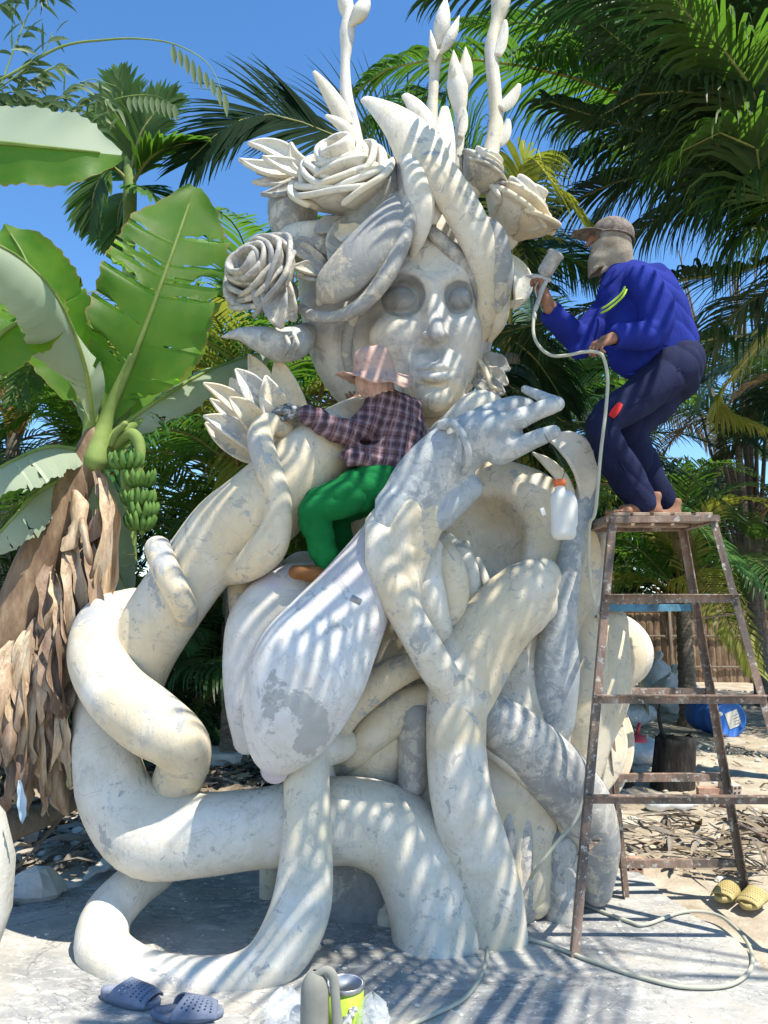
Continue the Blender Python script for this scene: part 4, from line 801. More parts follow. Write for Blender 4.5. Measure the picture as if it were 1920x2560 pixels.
DRY = DRY0; n = N(DRY); lk = DRY.node_tree.nodes["Principled BSDF"].inputs["Base Color"].links[0].from_socket
oi = n.new("ShaderNodeObjectInfo"); hv = n.new("ShaderNodeHueSaturation"); n.l(n.math('ADD', n.math('MULTIPLY', oi.outputs["Random"], .9), .4), hv.inputs["Value"]); n.l(n.math('ADD', n.math('MULTIPLY', oi.outputs["Random"], .03), .485), hv.inputs["Hue"]); n.l(lk, hv.inputs["Color"]); n.col(hv.outputs[0])
def blade(pts, hw, par, m=BL, seed=0, cup=.25, nor=(0, -1, .2), tears=0, wav=.05, prof=(.35, .8, 1, 1, .95, .8, .5, .03), halves=(1, 1), rib=.016, lw=(0, 0), two=False):
    """banana leaf along pts; hw half width; lw = droop angle of left/right half (radians)"""
    rnd = random.Random(seed); C = catmull([tuple(p)[:3] + (0,) for p in pts], 60)[:, :3]; T = np.gradient(C, axis=0); T /= np.linalg.norm(T, axis=1)[:, None]; nor = nrm(nor)
    V = []; Fc = []; A = []; nw = 8; n_ = len(C); W = np.interp(np.linspace(0, 1, n_), np.linspace(0, 1, len(prof)), prof) * hw
    tear = {sg: sorted(rnd.sample(range(8, n_ - 4), tears)) for sg in (-1, 1)}
    for sg, hf in zip((-1, 1), halves):
        if not hf: continue
        ang0 = lw[0] if sg < 0 else lw[1]
        rows = []
        def row(fi, off):
            i = int(fi); i2 = min(i + 1, n_ - 1); fr_ = fi - i; Ci = C[i] * (1 - fr_) + C[i2] * fr_
            S = nrm(np.cross(T[i], nor)) * sg; Nn = nrm(np.cross(S, T[i])) * sg; o = len(V)
            for j in range(nw + 1):
                u = j / nw; a = ang0 * (u ** .7); ww = W[i] * hf * (1 + .03 * math.sin(i * 1.7))
                V.append(Ci + T[i] * (ww * u * .22 + off * u) + S * ww * u * math.cos(a) - Nn * ww * (u * math.sin(a)) - Nn * cup * ww * (u - u * u) + Nn * wav * hw * math.sin(i * .45 + seed + sg) * u * u)
                A.append((i / n_ * 3 + u * .22 * 0, u * sg, 0))
            return o
        prev = row(0, 0)
        for i in range(1, n_):
            if i in tear[sg]:
                d = rnd.uniform(.35, .9); k0 = int(nw * (1 - d)); cur = row(i - .4, 0); sg_ = rnd.uniform(.01, .04)
                for j in range(k0 + 1, nw + 1): V[cur + j] = V[cur + j] - nor * sg_ * ((j - k0) / nw) * .6 + T[i] * .012
                Fc += [(prev + j, prev + j + 1, cur + j + 1, cur + j) for j in range(nw)]
                prev = cur; cur = row(i, 0)
                for j in range(k0 + 1, nw + 1): V[cur + j] = V[cur + j] + T[i] * rnd.uniform(-.004, .01) * (j - k0)
                Fc += [(prev + j, prev + j + 1, cur + j + 1, cur + j) for j in range(k0)]
            else:
                cur = row(i, 0)
                Fc += [(prev + j, prev + j + 1, cur + j + 1, cur + j) for j in range(nw)]
            if sg < 0: nleft = len(Fc)
            prev = cur
    o = mk("leaf", V, Fc, m, par)
    if two: o.data.polygons.foreach_set('material_index', np.array([1] * nleft + [0] * (len(Fc) - nleft), dtype=np.int32))
    at = o.data.attributes.new("lf", 'FLOAT_VECTOR', 'POINT'); at.data.foreach_set("vector", np.array(A, dtype=np.float32).ravel())
    mk("midrib", *tube3([tuple(C[i] + nor * rib * .3) + (rib * (1 - .8 * i / n_),) for i in range(0, n_, 6)], n=24, sides=8), BST, o)
    return o
BAN = thing("banana_plant", "banana plant at the left with a leaning dry-leaved trunk, broad leaves and a green bunch", "banana plant", P(-30, 1850, 4.0))
mk("trunk", *tubepx([(-75, 1900, 4.0, 66), (15, 1640, 4.0, 60), (92, 1420, 4.02, 54), (160, 1270, 4.05, 46), (212, 1160, 4.1, 40), (238, 1100, 4.1, 34)], n=40, sides=24, wob=.04), BTR, BAN)
crB = (232, 1110, 4.1)
blade(pxf([(262, 1075, 4.1), (300, 980, 4.05), (360, 830, 3.95), (425, 650, 3.92), (488, 468, 4.0)]), .335, BAN, BL, 1, nor=(.15, -1, .1), tears=9, prof=(.02, .25, .8, 1, 1, 1, .95, .8, .5, .1), cup=.15, rib=.02)
blade(pxf([(235, 1080, 4.1), (215, 930, 3.8), (150, 760, 3.4), (40, 640, 3.0), (-140, 560, 2.7)]), .24, BAN, BP, 2, nor=(.3, -.8, .5), halves=(1, 1), lw=(1.2, .3), tears=2, prof=(.02, .5, .9, 1, 1, .9, .6))
blade(pxf([(-260, 330, 3.15), (-60, 352, 3.1), (80, 366, 3.05), (200, 378, 3.05), (303, 388, 3.1)]), .2, BAN, [BL, BP], 3, halves=(1.35, .95), nor=(0, -1, .15), lw=(.2, .2), tears=0, prof=(.9, 1, 1, 1, .95, .75, .1), two=True)
blade(pxf([(200, 1000, 4.0), (170, 880, 4.0), (110, 760, 3.9), (60, 640, 3.9), (10, 560, 3.95)]), .24, BAN, BL, 4, nor=(.2, -1, .1), tears=1)
blade(pxf([(-60, 930, 3.5), (0, 840, 3.45), (60, 790, 3.5), (70, 700, 3.6)]), .22, BAN, BL, 5, nor=(.1, -1, .3))
blade(pxf([(236, 1080, 4.15), (222, 940, 4.3), (200, 780, 4.4), (150, 640, 4.6)]), .13, BAN, BP, 6, nor=(.5, -1, .1), halves=(1, .6))
blade(pxf([(275, 1090, 4.1), (400, 1000, 4.15), (540, 920, 4.3), (700, 870, 4.6)]), .15, BAN, BP, 7, nor=(-.1, -.55, .8), lw=(.2, .9), tears=3)
blade(pxf([(300, 1060, 4.2), (340, 960, 4.4), (430, 880, 4.8), (520, 830, 5.2)]), .2, BAN, BL, 8, nor=(0, -.6, .8), lw=(.4, .8))
blade(pxf([(215, 1130, 4.1), (120, 1120, 3.9), (20, 1160, 3.7), (-100, 1230, 3.6)]), .2, BAN, BP, 9, nor=(0, -.5, .9), lw=(.6, 1.0), tears=3)
blade(pxf([(200, 1180, 4.1), (100, 1230, 3.95), (30, 1300, 3.8), (-60, 1400, 3.8)]), .15, BAN, BP, 10, nor=(0, -.6, .8), lw=(.8, 1.1), tears=3)
blade(pxf([(240, 1180, 4.3), (260, 1330, 4.5), (300, 1440, 4.7), (330, 1500, 4.7)]), .15, BAN, BP, 11, nor=(.3, -1, .2), tears=3)
for q in ([(225, 1170, 4.12, 34), (232, 1060, 4.1, 22), (222, 960, 4.05, 15), (205, 900, 3.95, 10)], [(240, 1150, 4.05, 30), (262, 1060, 4.08, 20), (300, 960, 4.05, 13), (330, 890, 4.0, 9)], [(200, 1190, 4.1, 26), (270, 1110, 4.1, 20), (380, 1040, 4.15, 12), (450, 990, 4.2, 8)], [(250, 1150, 4.15, 26), (290, 1090, 4.15, 18), (320, 1020, 4.2, 8)]):
    mk("leaf_stalk", *tubepx(q, n=20, sides=12), BST, BAN)
mk("leaf_stalk", *tubepx([(312, 1060, 4.0, 8), (290, 1085, 4.02, 9), (280, 1110, 4.05, 8)], n=12, sides=10), BST, BAN)
# dry leaves hanging round the trunk
rnd = random.Random(5)
for k in range(52):
    t = (k / 52) ** .8; cx = 225 - 200 * t * .75 + rnd.uniform(-35, 62); cy = 1180 + 560 * t + rnd.uniform(-30, 30); Y = 3.98 - .12 * rnd.random() - .08 * t; ln = rnd.uniform(150, 330)
    if cx > 190 and cy > 1500: cx -= 60
    a = P(cx, cy, Y + .05); mid_ = P(cx + rnd.uniform(-30, 30), cy + ln * .5, Y - .12 * rnd.random()); e = P(cx + rnd.uniform(-50, 45), cy + ln, Y - .04)
    b_, f_ = petal3(a, e, rnd.uniform(.02, .065), mid_ - (a + e) / 2, nor=(rnd.uniform(-.6, .6), -1, 0), cup=rnd.uniform(-1.6, 1.6), ruf=.12, rf=rnd.uniform(3, 7), nl=34, nw=8, prof=(.3, .6, 1, rnd.uniform(.5, 1), .7, 1, rnd.uniform(.4, 1), rnd.uniform(.2, .9), .15), curl=rnd.uniform(-.6, .6))
    mk("dry_leaf", b_, f_, DRY, BAN)
for k in range(34):
    cx = rnd.uniform(20, 180); cy = rnd.uniform(1540, 1840); ln = rnd.uniform(160, 300); Y = 3.9 + rnd.uniform(-.15, .1)
    b_, f_ = petal3(P(cx, cy, Y), P(cx + rnd.uniform(-60, 40), min(cy + ln, 2040), Y - .05), rnd.uniform(.025, .07), (rnd.uniform(-.05, .05), -.08, 0), nor=(rnd.uniform(-.8, .8), -1, 0), cup=rnd.uniform(-1.6, 1.6), ruf=.14, rf=rnd.uniform(3, 7), nl=34, nw=8, prof=(.3, .8, 1, .7, .9, .5, .8, .2))
    mk("dry_leaf", b_, f_, DRY, BAN)
# bunch
BG = noisy("green_banana", [(.3, (.06, .14, .02)), (.7, (.13, .25, .05))], 9, bump=.05, spec=.4)
BUN = thing("banana_bunch", "hanging bunch of small green bananas on its bent stalk beside the banana trunk", "bananas", P(350, 1100, 4.0))
mk("stalk", *tubepx([(290, 1110, 4.08, 14), (330, 1085, 4.02, 15), (350, 1120, 4.0, 14), (345, 1200, 4.0, 11), (355, 1330, 4.0, 8)], n=30, sides=12), BST, BUN)
for hnd, (hx, hy, nb) in enumerate([(318, 1170, 9), (352, 1215, 11), (345, 1262, 12), (362, 1292, 10), (352, 1322, 9)]):
    for k in range(nb):
        a = -math.pi * .1 + k / (nb - 1) * math.pi * 1.2; c0 = P(hx + 6 * math.cos(a), hy, 4.0); od = np.array([math.cos(a), -abs(math.sin(a)) * .9 - .1, 0]) ; l = .085
        p1 = c0 + od * .03; jj = rnd.uniform(-.01, .01, ) ; p2 = c0 + od * rnd.uniform(.052, .066) + np.array([jj, 0, .02]); p3 = c0 + od * rnd.uniform(.06, .08) + np.array([jj, 0, rnd.uniform(.05, .07)])
        mk("banana", *tube3([tuple(c0) + (.006,), tuple(p1) + (.014,), tuple(p2) + (.0165,), tuple(p3) + (.012,), tuple(p3 + [0, 0, .018]) + (.004,)], n=9, sides=7), BG, BUN)
# --- areca-like palm in the upper left
AR = thing("areca_palm", "slim areca palm with an upright crown above the banana leaves", "palm tree", P(325, 560, 6.0) * [1, 1, 0])
mk("trunk", *tubepx([(322, 1400, 6.0, 20), (318, 900, 6.0, 17), (322, 640, 6.0, 15), (325, 480, 6.0, 17), (322, 400, 6.0, 11)], n=40, sides=12), BST, AR)
for k, (pts, ll, up) in enumerate([([(325, 470, 6), (318, 360, 6), (308, 260, 6), (300, 195, 6)], .42, (0, -1, .2)), ([(325, 470, 6), (370, 400, 5.9), (430, 365, 5.8), (500, 355, 5.8)], .36, (0, -.3, 1)), ([(325, 440, 6), (350, 340, 5.9), (390, 280, 5.9), (425, 250, 5.9)], .42, (0, -1, .3)),
                           ([(325, 460, 6), (280, 420, 5.9), (240, 470, 5.8), (225, 560, 5.8)], .4, (0, -.5, .8)), ([(325, 470, 6), (300, 420, 6.1), (270, 330, 6.2), (245, 290, 6.2)], .36, (0, -1, .2)), ([(325, 470, 6), (360, 470, 5.8), (395, 500, 5.8), (420, 560, 5.8)], .34, (0, -.5, 1)), ([(325, 470, 6.1), (300, 520, 6.2), (290, 600, 6.2)], .4, (0, -1, .4))]):
    bigfrond(pxf(pts), AR, (PALM, RIB), 60 + k, n=34, ll=ll, wd=.05, droop=.2, nseg=4, s0=.15, rib=.02, upv=up, ang=(50, 15))
# --- bamboo sprays, top left
BMB = thing("bamboo", "thin arching bamboo with narrow leaves against the sky in the top left corner", "bamboo", P(-150, 500, 4.6) * [1, 1, 0])
rnd = random.Random(11); lfb = MB(); tw = MB()
def spray(pts, Y, r, nleaf, ll, hang, par=BMB, w_=.018, tpart=(.0, 1)):
    pp = [(x, y, Y + dy, r) for x, y, dy in pts]; vf = tubepx([q[:3] + (max(.8, r * (1 - .8 * i / (len(pp) - 1))),) for i, q in enumerate(pp)], n=40, sides=7); mk("culm", *vf, BST, par)
    C = catmull(px3([q[:3] + (1,) for q in pp]), 60)[:, :3]
    for k in range(nleaf):
        s = tpart[0] + (tpart[1] - tpart[0]) * rnd.random(); i = min(58, int(s * 59)); c = C[i] + rnd.uniform(-.02, .02)
        t = nrm(C[i + 1] - C[i]); d = nrm(t * rnd.uniform(.1, .8) + np.array([rnd.uniform(-1, 1), rnd.uniform(-.5, .5), 0]) * .6 + np.array([0, 0, -hang])); l = ll * rnd.uniform(.6, 1.2)
        lfb.add(*petal3(c, c + d * l, w_ * rnd.uniform(.7, 1.2), (0, 0, .02), nor=(rnd.uniform(-.7, .7), -1, rnd.uniform(-.5, .5)), cup=.15, nl=6, nw=2, prof=(.2, 1, .9, .6, .02)))
spray([(-40, 215, 0), (20, 190, 0), (150, 118, 0), (260, 100, 0), (350, 97, 0), (440, 112, 0), (520, 160, 0), (562, 245, 0)], 4.5, 4, 0, .1, .5)
spray([(40, 340, 0), (200, 290, 0), (300, 245, 0), (390, 240, 0), (440, 270, 0)], 4.6, 3, 0, .1, .5)
for pts, nl_ in [([(-60, 260, 0), (40, 190, 0), (110, 130, 0), (130, 80, 0)], 22), ([(-40, 300, 0), (80, 200, .1), (140, 165, .2), (180, 165, .2)], 26), ([(0, 350, 0), (130, 260, 0), (220, 200, .1), (290, 215, .1)], 34), ([(60, 360, 0), (160, 290, 0), (250, 240, 0), (300, 300, 0)], 30),
                 ([(-30, 300, 0), (60, 60, 0), (90, 10, 0), (110, -40, 0)], 20), ([(-30, 30, 0), (60, -10, 0), (150, -10, 0)], 24), ([(-60, 330, 0), (20, 270, 0), (90, 250, .1), (150, 300, .1)], 40), ([(-60, 400, 0), (60, 300, .3), (160, 260, .3), (220, 330, .3)], 36), ([(140, 380, 0), (210, 330, 0), (250, 280, 0)], 20), ([(-40, 250, 0), (40, 230, 0), (100, 260, 0)], 26)]:
    spray(pts, 4.5, 2.4, nl_, .17, .35)
for (x0, y0, x1, y1, n_, l_) in [(432, 112, 562, 235, 9, .17), (322, 243, 436, 262, 9, .13)]:
    for k in range(n_):
        f = k / (n_ - 1); x = x0 + (x1 - x0) * f; y = y0 + (y1 - y0) * f - 10 * math.sin(f * 3.1); c = P(x, y, 4.5)
        lfb.add(*petal3(c, c + np.array([.02, 0, -l_ * rnd.uniform(.8, 1.1)]), .022, (0, 0, 0), nor=(.3, -1, 0), cup=.2, nl=6, nw=2, prof=(.2, .9, 1, .6, .02)))
tag(lfb.obj("foliage", leafmat("bamboo_leaf", (.07, .14, .05), (.13, .22, .08), tr=(.15, .3, .06)), BMB), kind="stuff")
# small feathery tree, right
def leafcloud(cs, n, size, m, name, parent=None, seed=0):
    rng = np.random.RandomState(seed); V = []
    cs = np.array(cs, float); ids = rng.randint(0, len(cs), n); d = rng.normal(size=(n, 3)); d /= np.linalg.norm(d, axis=1)[:, None]
    p = cs[ids, :3] + d * cs[ids, 3:4] * (rng.rand(n, 1) ** .35)
    u = rng.normal(size=(n, 3)); u /= np.linalg.norm(u, axis=1)[:, None]; v = np.cross(u, rng.normal(size=(n, 3))); v /= np.linalg.norm(v, axis=1)[:, None]
    s = size * (.6 + .8 * rng.rand(n, 1)); q = np.stack([p - u * s, p + v * s * .28, p + u * s, p - v * s * .28], 1).reshape(-1, 3)
    Fc = np.arange(4 * n).reshape(-1, 4); return mk(name, q, Fc, m, parent, False)
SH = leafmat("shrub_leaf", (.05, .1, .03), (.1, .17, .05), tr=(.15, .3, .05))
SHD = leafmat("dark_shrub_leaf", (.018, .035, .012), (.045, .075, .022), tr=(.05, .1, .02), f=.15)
def broad(label, x, y, cs, n, size, m, seed, h):
    t = thing("broadleaf_tree", label, "tree", (x, y, 0)); top = np.mean(np.array(cs)[:, :3], 0)
    mk("trunk", *tube3([(x, y, -.1, .14), (x * .6 + top[0] * .4, y, h * .5, .1), (top[0], top[1], top[2], .05)], n=16, sides=10), BARK, t)
    for k, c in enumerate(cs[:8]): mk("limb", *tube3([(x * .5 + top[0] * .5, y, h * .55, .05), (c[0], c[1], c[2], .015)], n=8, sides=6), BARK, t)
    leafcloud(cs, n, size, m, "crown", None, seed).parent = t; c_ = t.children[-1]; c_.location = (-x, -y, 0); tag(c_, kind="stuff"); return t
rnd = random.Random(2)
c1 = P(1830, 640, 14); broad("pale feathery tree seen through the palm fronds above the fence", c1[0], 14, [tuple(c1 + np.array([rnd.uniform(-1.1, 1.1), rnd.uniform(-.5, .5), rnd.uniform(-.9, .7)])) + (.35,) for _ in range(16)], 9000, .06, SH, 3, 4)
c1 = P(1860, 1050, 13); broad("sunlit bushy tree behind the sprayer at the right edge", c1[0], 13, [tuple(c1 + np.array([rnd.uniform(-1.6, 1.6), rnd.uniform(-.6, .6), rnd.uniform(-1.6, 1.6)])) + (.5,) for _ in range(22)], 15000, .08, SH, 4, 3)
# dense undergrowth and treeline closing the yard: one mass each side, nobody could count it
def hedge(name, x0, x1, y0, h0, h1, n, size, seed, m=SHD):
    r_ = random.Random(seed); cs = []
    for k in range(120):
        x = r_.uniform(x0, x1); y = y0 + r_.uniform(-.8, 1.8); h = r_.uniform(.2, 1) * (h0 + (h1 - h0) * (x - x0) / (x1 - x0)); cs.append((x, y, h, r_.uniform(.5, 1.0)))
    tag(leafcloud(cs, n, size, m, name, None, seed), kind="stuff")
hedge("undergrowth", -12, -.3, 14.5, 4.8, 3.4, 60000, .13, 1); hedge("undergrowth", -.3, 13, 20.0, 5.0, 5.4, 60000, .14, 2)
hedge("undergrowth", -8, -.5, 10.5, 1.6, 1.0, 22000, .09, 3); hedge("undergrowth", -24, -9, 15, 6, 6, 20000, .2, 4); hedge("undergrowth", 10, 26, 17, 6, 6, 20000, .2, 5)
# ============================================================ FENCE
FN = mat("weathered_sheet", rough=.75, spec=.2); n = N(FN)
n.col(n.ramp(n.noise(2.4, 9, .7, .6, n.co((3, 3, .7))), [(.3, (.045, .03, .02)), (.46, (.15, .1, .065)), (.6, (.3, .21, .14)), (.75, (.42, .33, .24))])); n.bump(n.noise(30, 6), .2)
WOOD = noisy("grey_wood", [(.3, (.14, .11, .08)), (.7, (.34, .28, .21))], 5, 8, bump=.4, vscale=(4, 4, .8))
FY = 17.5
FEN = thing("fence", "brown weathered corrugated sheet fence closing the yard at the back", "fence", (8, FY, 0))
rnd = random.Random(4); x = 2.2
shp = None
for k in range(34):
    wS = .62; nx = 25; V = []
    if shp is None:
        for z in (0, 1.95):
            for i in range(nx):
                u = i / (nx - 1); V.append((u * (wS + .05), -.018 * abs(math.sin(u * math.pi * 4)) ** .5, z))
        o = mk("sheet", V, [(i, i + 1, nx + i + 1, nx + i) for i in range(nx - 1)], FN, FEN, False); shp = o.data
    else:
        o = bpy.data.objects.new("sheet", shp); sc.collection.objects.link(o); o.parent = FEN
    o.location = Vector((x - 8, rnd.uniform(-.02, .02), rnd.uniform(-.06, .05))); o.rotation_euler = (0, rnd.uniform(-.01, .01), 0); x += wS
for z in (.35, 1.05, 1.62): mk("rail", *box((13, FY - .05, z), (22, .035, .06), None, .005), WOOD, FEN)
for k in range(11): mk("post", *box((2.6 + 2 * k, FY - .1, .95), (.07, .06, 1.9), None, .008), WOOD, FEN)
# ============================================================ LADDER STAND
STL = mat("rusty_steel", rough=.6, spec=.4); n = N(STL)
c = n.ramp(n.noise(5, 9, .75, .6, n.co((1, 1, .35))), [(.3, (.045, .038, .034)), (.45, (.13, .1, .08)), (.56, (.26, .17, .125)), (.7, (.38, .32, .27))])
c = n.mix(n.ramp(n.noise(32, 5, .7), [(.57, (0, 0, 0)), (.62, (.8, .8, .8))]), c, (.5, .48, .44)); n.col(c); n.bump(n.noise(50, 4), .4, .004)
BLU = noisy("blue_painted_steel", [(.35, (.08, .13, .17)), (.6, (.11, .3, .42))], 12, bump=.1)
PLK = noisy("dusty_plank", [(.3, (.2, .14, .1)), (.55, (.38, .29, .22)), (.75, (.5, .42, .34))], 6, 8, bump=.3, vscale=(3, 1, 3))
LB = G(1600, 2300); LAD = thing("work_stand", "tall rusty steel trestle stand with plank top, flaring legs and cross rungs", "work stand", LB)
FLt, FLb = P(1524, 1300, 3.72), G(1428, 2395, .0); FRt = P(1792, 1296, 3.72); FRb = np.array([FRt[0] + .33, FLb[1] - .02, .0])
BLt = np.array([FLt[0] + .005, 4.13, FLt[2]]); BLb = G(1556, 2243, 0); BRt = np.array([FRt[0] + .0, 4.13, FRt[2]]); BRb = np.array([BRt[0] + .3, BLb[1] + .02, 0])
def angle_iron(a, b, w_, n1, n2, t=.005):
    """L section along a-b with flanges along n1 and n2"""
    a = np.asarray(a, float); b = np.asarray(b, float); z = nrm(b - a); n1 = nrm(np.asarray(n1, float) - z * (z @ n1)); n2 = nrm(np.cross(z, n1)) * (1 if np.cross(z, n1) @ n2 > 0 else -1)
    pr = [(0, 0), (w_, 0), (w_, t), (t, t), (t, w_), (0, w_)]; V = [p + n1 * u + n2 * v for p in (a, b) for u, v in pr]
    Fc = [(i, (i + 1) % 6, 6 + (i + 1) % 6, 6 + i) for i in range(6)] + [(5, 4, 3, 2, 1, 0), (6, 7, 8, 9, 10, 11)]
    return V, Fc
for a, b, n1, n2 in [(FLb, FLt, (1, 0, 0), (0, 1, 0)), (FRb, FRt, (-1, 0, 0), (0, 1, 0)), (BLb, BLt, (1, 0, 0), (0, -1, 0)), (BRb, BRt, (-1, 0, 0), (0, -1, 0))]:
    mk("leg", *angle_iron(a, b, .037, n1, n2), STL, LAD, False)
def on(a, b, z): t = (z - a[2]) / (b[2] - a[2]); return a + (b - a) * t
def zof(py, a, b):  # height along leg that shows at row py
    best = min(np.linspace(0, 1, 400), key=lambda t: abs(1280 - F * (((a + (b - a) * t)[2] - H) * CT - (a + (b - a) * t)[1] * ST) / ((a + (b - a) * t)[1] * CT + ((a + (b - a) * t)[2] - H) * ST) - py)); return (a + (b - a) * best)[2]
for py in (1485, 1735, 1984): z = zof(py, FLt, FLb); mk("rung", *angle_iron(on(FLb, FLt, z) - [.0, .006, 0], on(FRb, FRt, z) - [0, .006, 0], .042, (0, 0, -1), (0, -1, 0)), STL, LAD, False)
for py, m_ in ((1511, BLU), (1722, STL), (1936, STL), (2152, STL)): z = zof(py, BLt, BLb); mk("rung", *angle_iron(on(BLb, BLt, z) + [0, .006, 0], on(BRb, BRt, z) + [0, .006, 0], .04, (0, 0, -1), (0, 1, 0)), m_, LAD, False)
for z in (1.52, .42): mk("brace", *bar(on(FLb, FLt, z), on(BLb, BLt, z - .03), .03, .006), STL, LAD, False); mk("brace", *bar(on(FRb, FRt, z), on(BRb, BRt, z - .03), .03, .006), STL, LAD, False)
tz = FLt[2]
for a, b in ((FLt, FRt), (BLt, BRt), (FLt, BLt), (FRt, BRt)): mk("top_rail", *bar(a + [0, 0, .0], b + [0, 0, .001], .035, .032), STL, LAD, False)
for k in range(5):
    xx = FLt[0] + .05 + k * .108
    mk("plank", *box((xx, (FLt[1] + BLt[1]) / 2, tz + .028), (.085, .44, .018), rotz(rnd.uniform(-.05, .05)), .003), PLK, LAD, False)
for yy in (.1, .3): mk("plank", *box(((FLt[0] + FRt[0]) / 2, FLt[1] + yy, tz + .008), (.5, .06, .016), rotz(.04), .003), PLK, LAD, False)
STAND_Z = tz + .038
for py in (1485, 1735, 1984):
    z = zof(py, FLt, FLb)
    for L0, L1, sx_ in ((FLb, FLt, 1), (FRb, FRt, -1)):
        q = on(L0, L1, z) + [sx_ * .02, -.012, -.018]; V_b, F_b = box(q, (.018, .012, .018), roty(.5), .004); mk("bolt", V_b, F_b, STL, LAD, False)
# ============================================================ YARD THINGS
BD = noisy("blue_plastic", [(.3, (.015, .1, .4)), (.7, (.03, .17, .58))], 5, bump=.05, spec=.5, rough=.5) if False else noisy("blue_plastic", [(.3, (.015, .1, .4)), (.7, (.03, .17, .58))], 5, bump=.05, spec=.5)
PAPER = noisy("paper_label", [(.4, (.6, .58, .5)), (.8, (.75, .73, .68))], 14, bump=.02)
WH = noisy("white_plastic", [(.3, (.6, .6, .57)), (.7, (.76, .76, .73))], 8, bump=.08, spec=.5)
dc = P(1826, 1797, 9.6); dc[2] = .225
DR = thing("drum", "blue plastic drum lying on its side with a pale paper label on its lid", "drum", (dc[0], dc[1], 0))
ax = nrm((.2, -1, -.0)); M = frame_from(ax, (0, 0, 1))
def lathe(prof, c, M, n_=36, cap=True, k=1.0):
    prof = [(r * k, z * k) for r, z in prof]
    V = []; a = np.linspace(0, 2 * np.pi, n_, endpoint=False)
    for r, z in prof: V += [np.asarray(c) + M @ np.array([r * math.cos(t), r * math.sin(t), z]) for t in a]
    m = len(prof); Fc = [(i * n_ + j, i * n_ + (j + 1) % n_, (i + 1) * n_ + (j + 1) % n_, (i + 1) * n_ + j) for i in range(m - 1) for j in range(n_)]
    if cap: Fc += [tuple(range(n_))[::-1], tuple((m - 1) * n_ + j for j in range(n_))]
    return V, Fc
dc2 = dc
mk("body", *lathe([(.2, -.88), (.27, -.88), (.29, -.86), (.29, -.6), (.305, -.58), (.305, -.56), (.29, -.54), (.29, -.3), (.305, -.28), (.305, -.26), (.29, -.24), (.29, -.04), (.3, -.03), (.3, 0), (.28, .005), (.275, -.015), (.1, -.016)], dc2, M, k=.74), BD, DR)
mk("label", *box(dc2 + ax * -.008 + M @ np.array([.045, .0, 0]), (.18, .2, .004), M @ rotz(.3)), PAPER, DR, False)
for q in ((-.13, .07), (.15, -.08)): mk("bung", *lathe([(.028, 0), (.028, .016), (.024, .02), (.0, .02)], dc2 + ax * -.016 + M @ np.array([q[0], q[1], 0]), M, 16), WH if q[0] < 0 else BD, DR)
INK = mat("ink", (.25, .2, .18), .8)
for k in range(4): mk("print_line", *box(dc2 + ax * -.0045 + M @ rotz(.3) @ np.array([.03, -.06 + .035 * k, 0]) + M @ np.array([.06, 0, 0]), (.1 - .02 * (k % 2), .006, .003), M @ rotz(.3)), INK, DR, False)
SACK = noisy("woven_sack", [(.3, (.55, .55, .54)), (.7, (.72, .72, .71))], 7, 6, bump=.7, bs=9, bd=.05)
def sack(label, px, py, w_, h_, d_, seed, Y=None, tie=True, m=SACK, rz=0, name="sack", lay=False):
    g = G(px, py); r_ = random.Random(seed); t = thing(name, label, "sack", g, "white sacks dumped in the yard" if name == "sack" else None)
    V = []; ns, nr = 28, 16
    for i in range(nr + 1):
        v = i / nr; z = h_ * v; rr = math.sin(math.pi * min(1, .5 + v * .5)) if False else (1 - max(0, v - .7) ** 1.3 * 3.6) * (.82 + .25 * math.sin(math.pi * v)) * (.7 + .3 * min(1, v * 6))
        for j in range(ns):
            a = j / ns * 6.283; q = 1 + .14 * mnoise.noise((math.cos(a) * 1.6 + seed, math.sin(a) * 1.6, v * 3)) + .05 * math.sin(a * 5 + v * 8)
            p = rotz(rz) @ np.array([w_ / 2 * max(.05, rr) * q * math.cos(a), d_ / 2 * max(.05, rr) * q * math.sin(a), z + .02 * math.sin(a * 3 + seed)])
            V.append(g + p)
    Fc = [(i * ns + j, i * ns + (j + 1) % ns, (i + 1) * ns + (j + 1) % ns, (i + 1) * ns + j) for i in range(nr) for j in range(ns)] + [tuple(range(ns))[::-1], tuple(nr * ns + j for j in range(ns))]
    mk("bag", V, Fc, m, t)
    if tie: mk("neck", *tube3([tuple(g + [0, 0, h_ * .95]) + (.03,), tuple(g + [.04, 0, h_ * 1.12]) + (.07,)], n=5, sides=12, ridges=(4, .4)), m, t)
    return t
sack("white woven sack standing upright by the fence, the left of the pair", 1648, 1760, .62, .75, .5, 1)
sack("white woven sack slumped beside the upright one by the fence", 1690, 1785, .7, .62, .5, 2)
sack("low white sack lying on the sand behind the ladder's rear leg", 1565, 1815, .8, .36, .6, 3, tie=False)
sack("grey cement sack on the ground between the two charred stumps", 1610, 1908, .62, .25, .4, 4, tie=False)
CH = noisy("charred_wood", [(.35, (.012, .011, .01)), (.6, (.045, .038, .032)), (.8, (.16, .13, .1))], 6, 9, bump=.9, vscale=(5, 5, 1), bs=14)
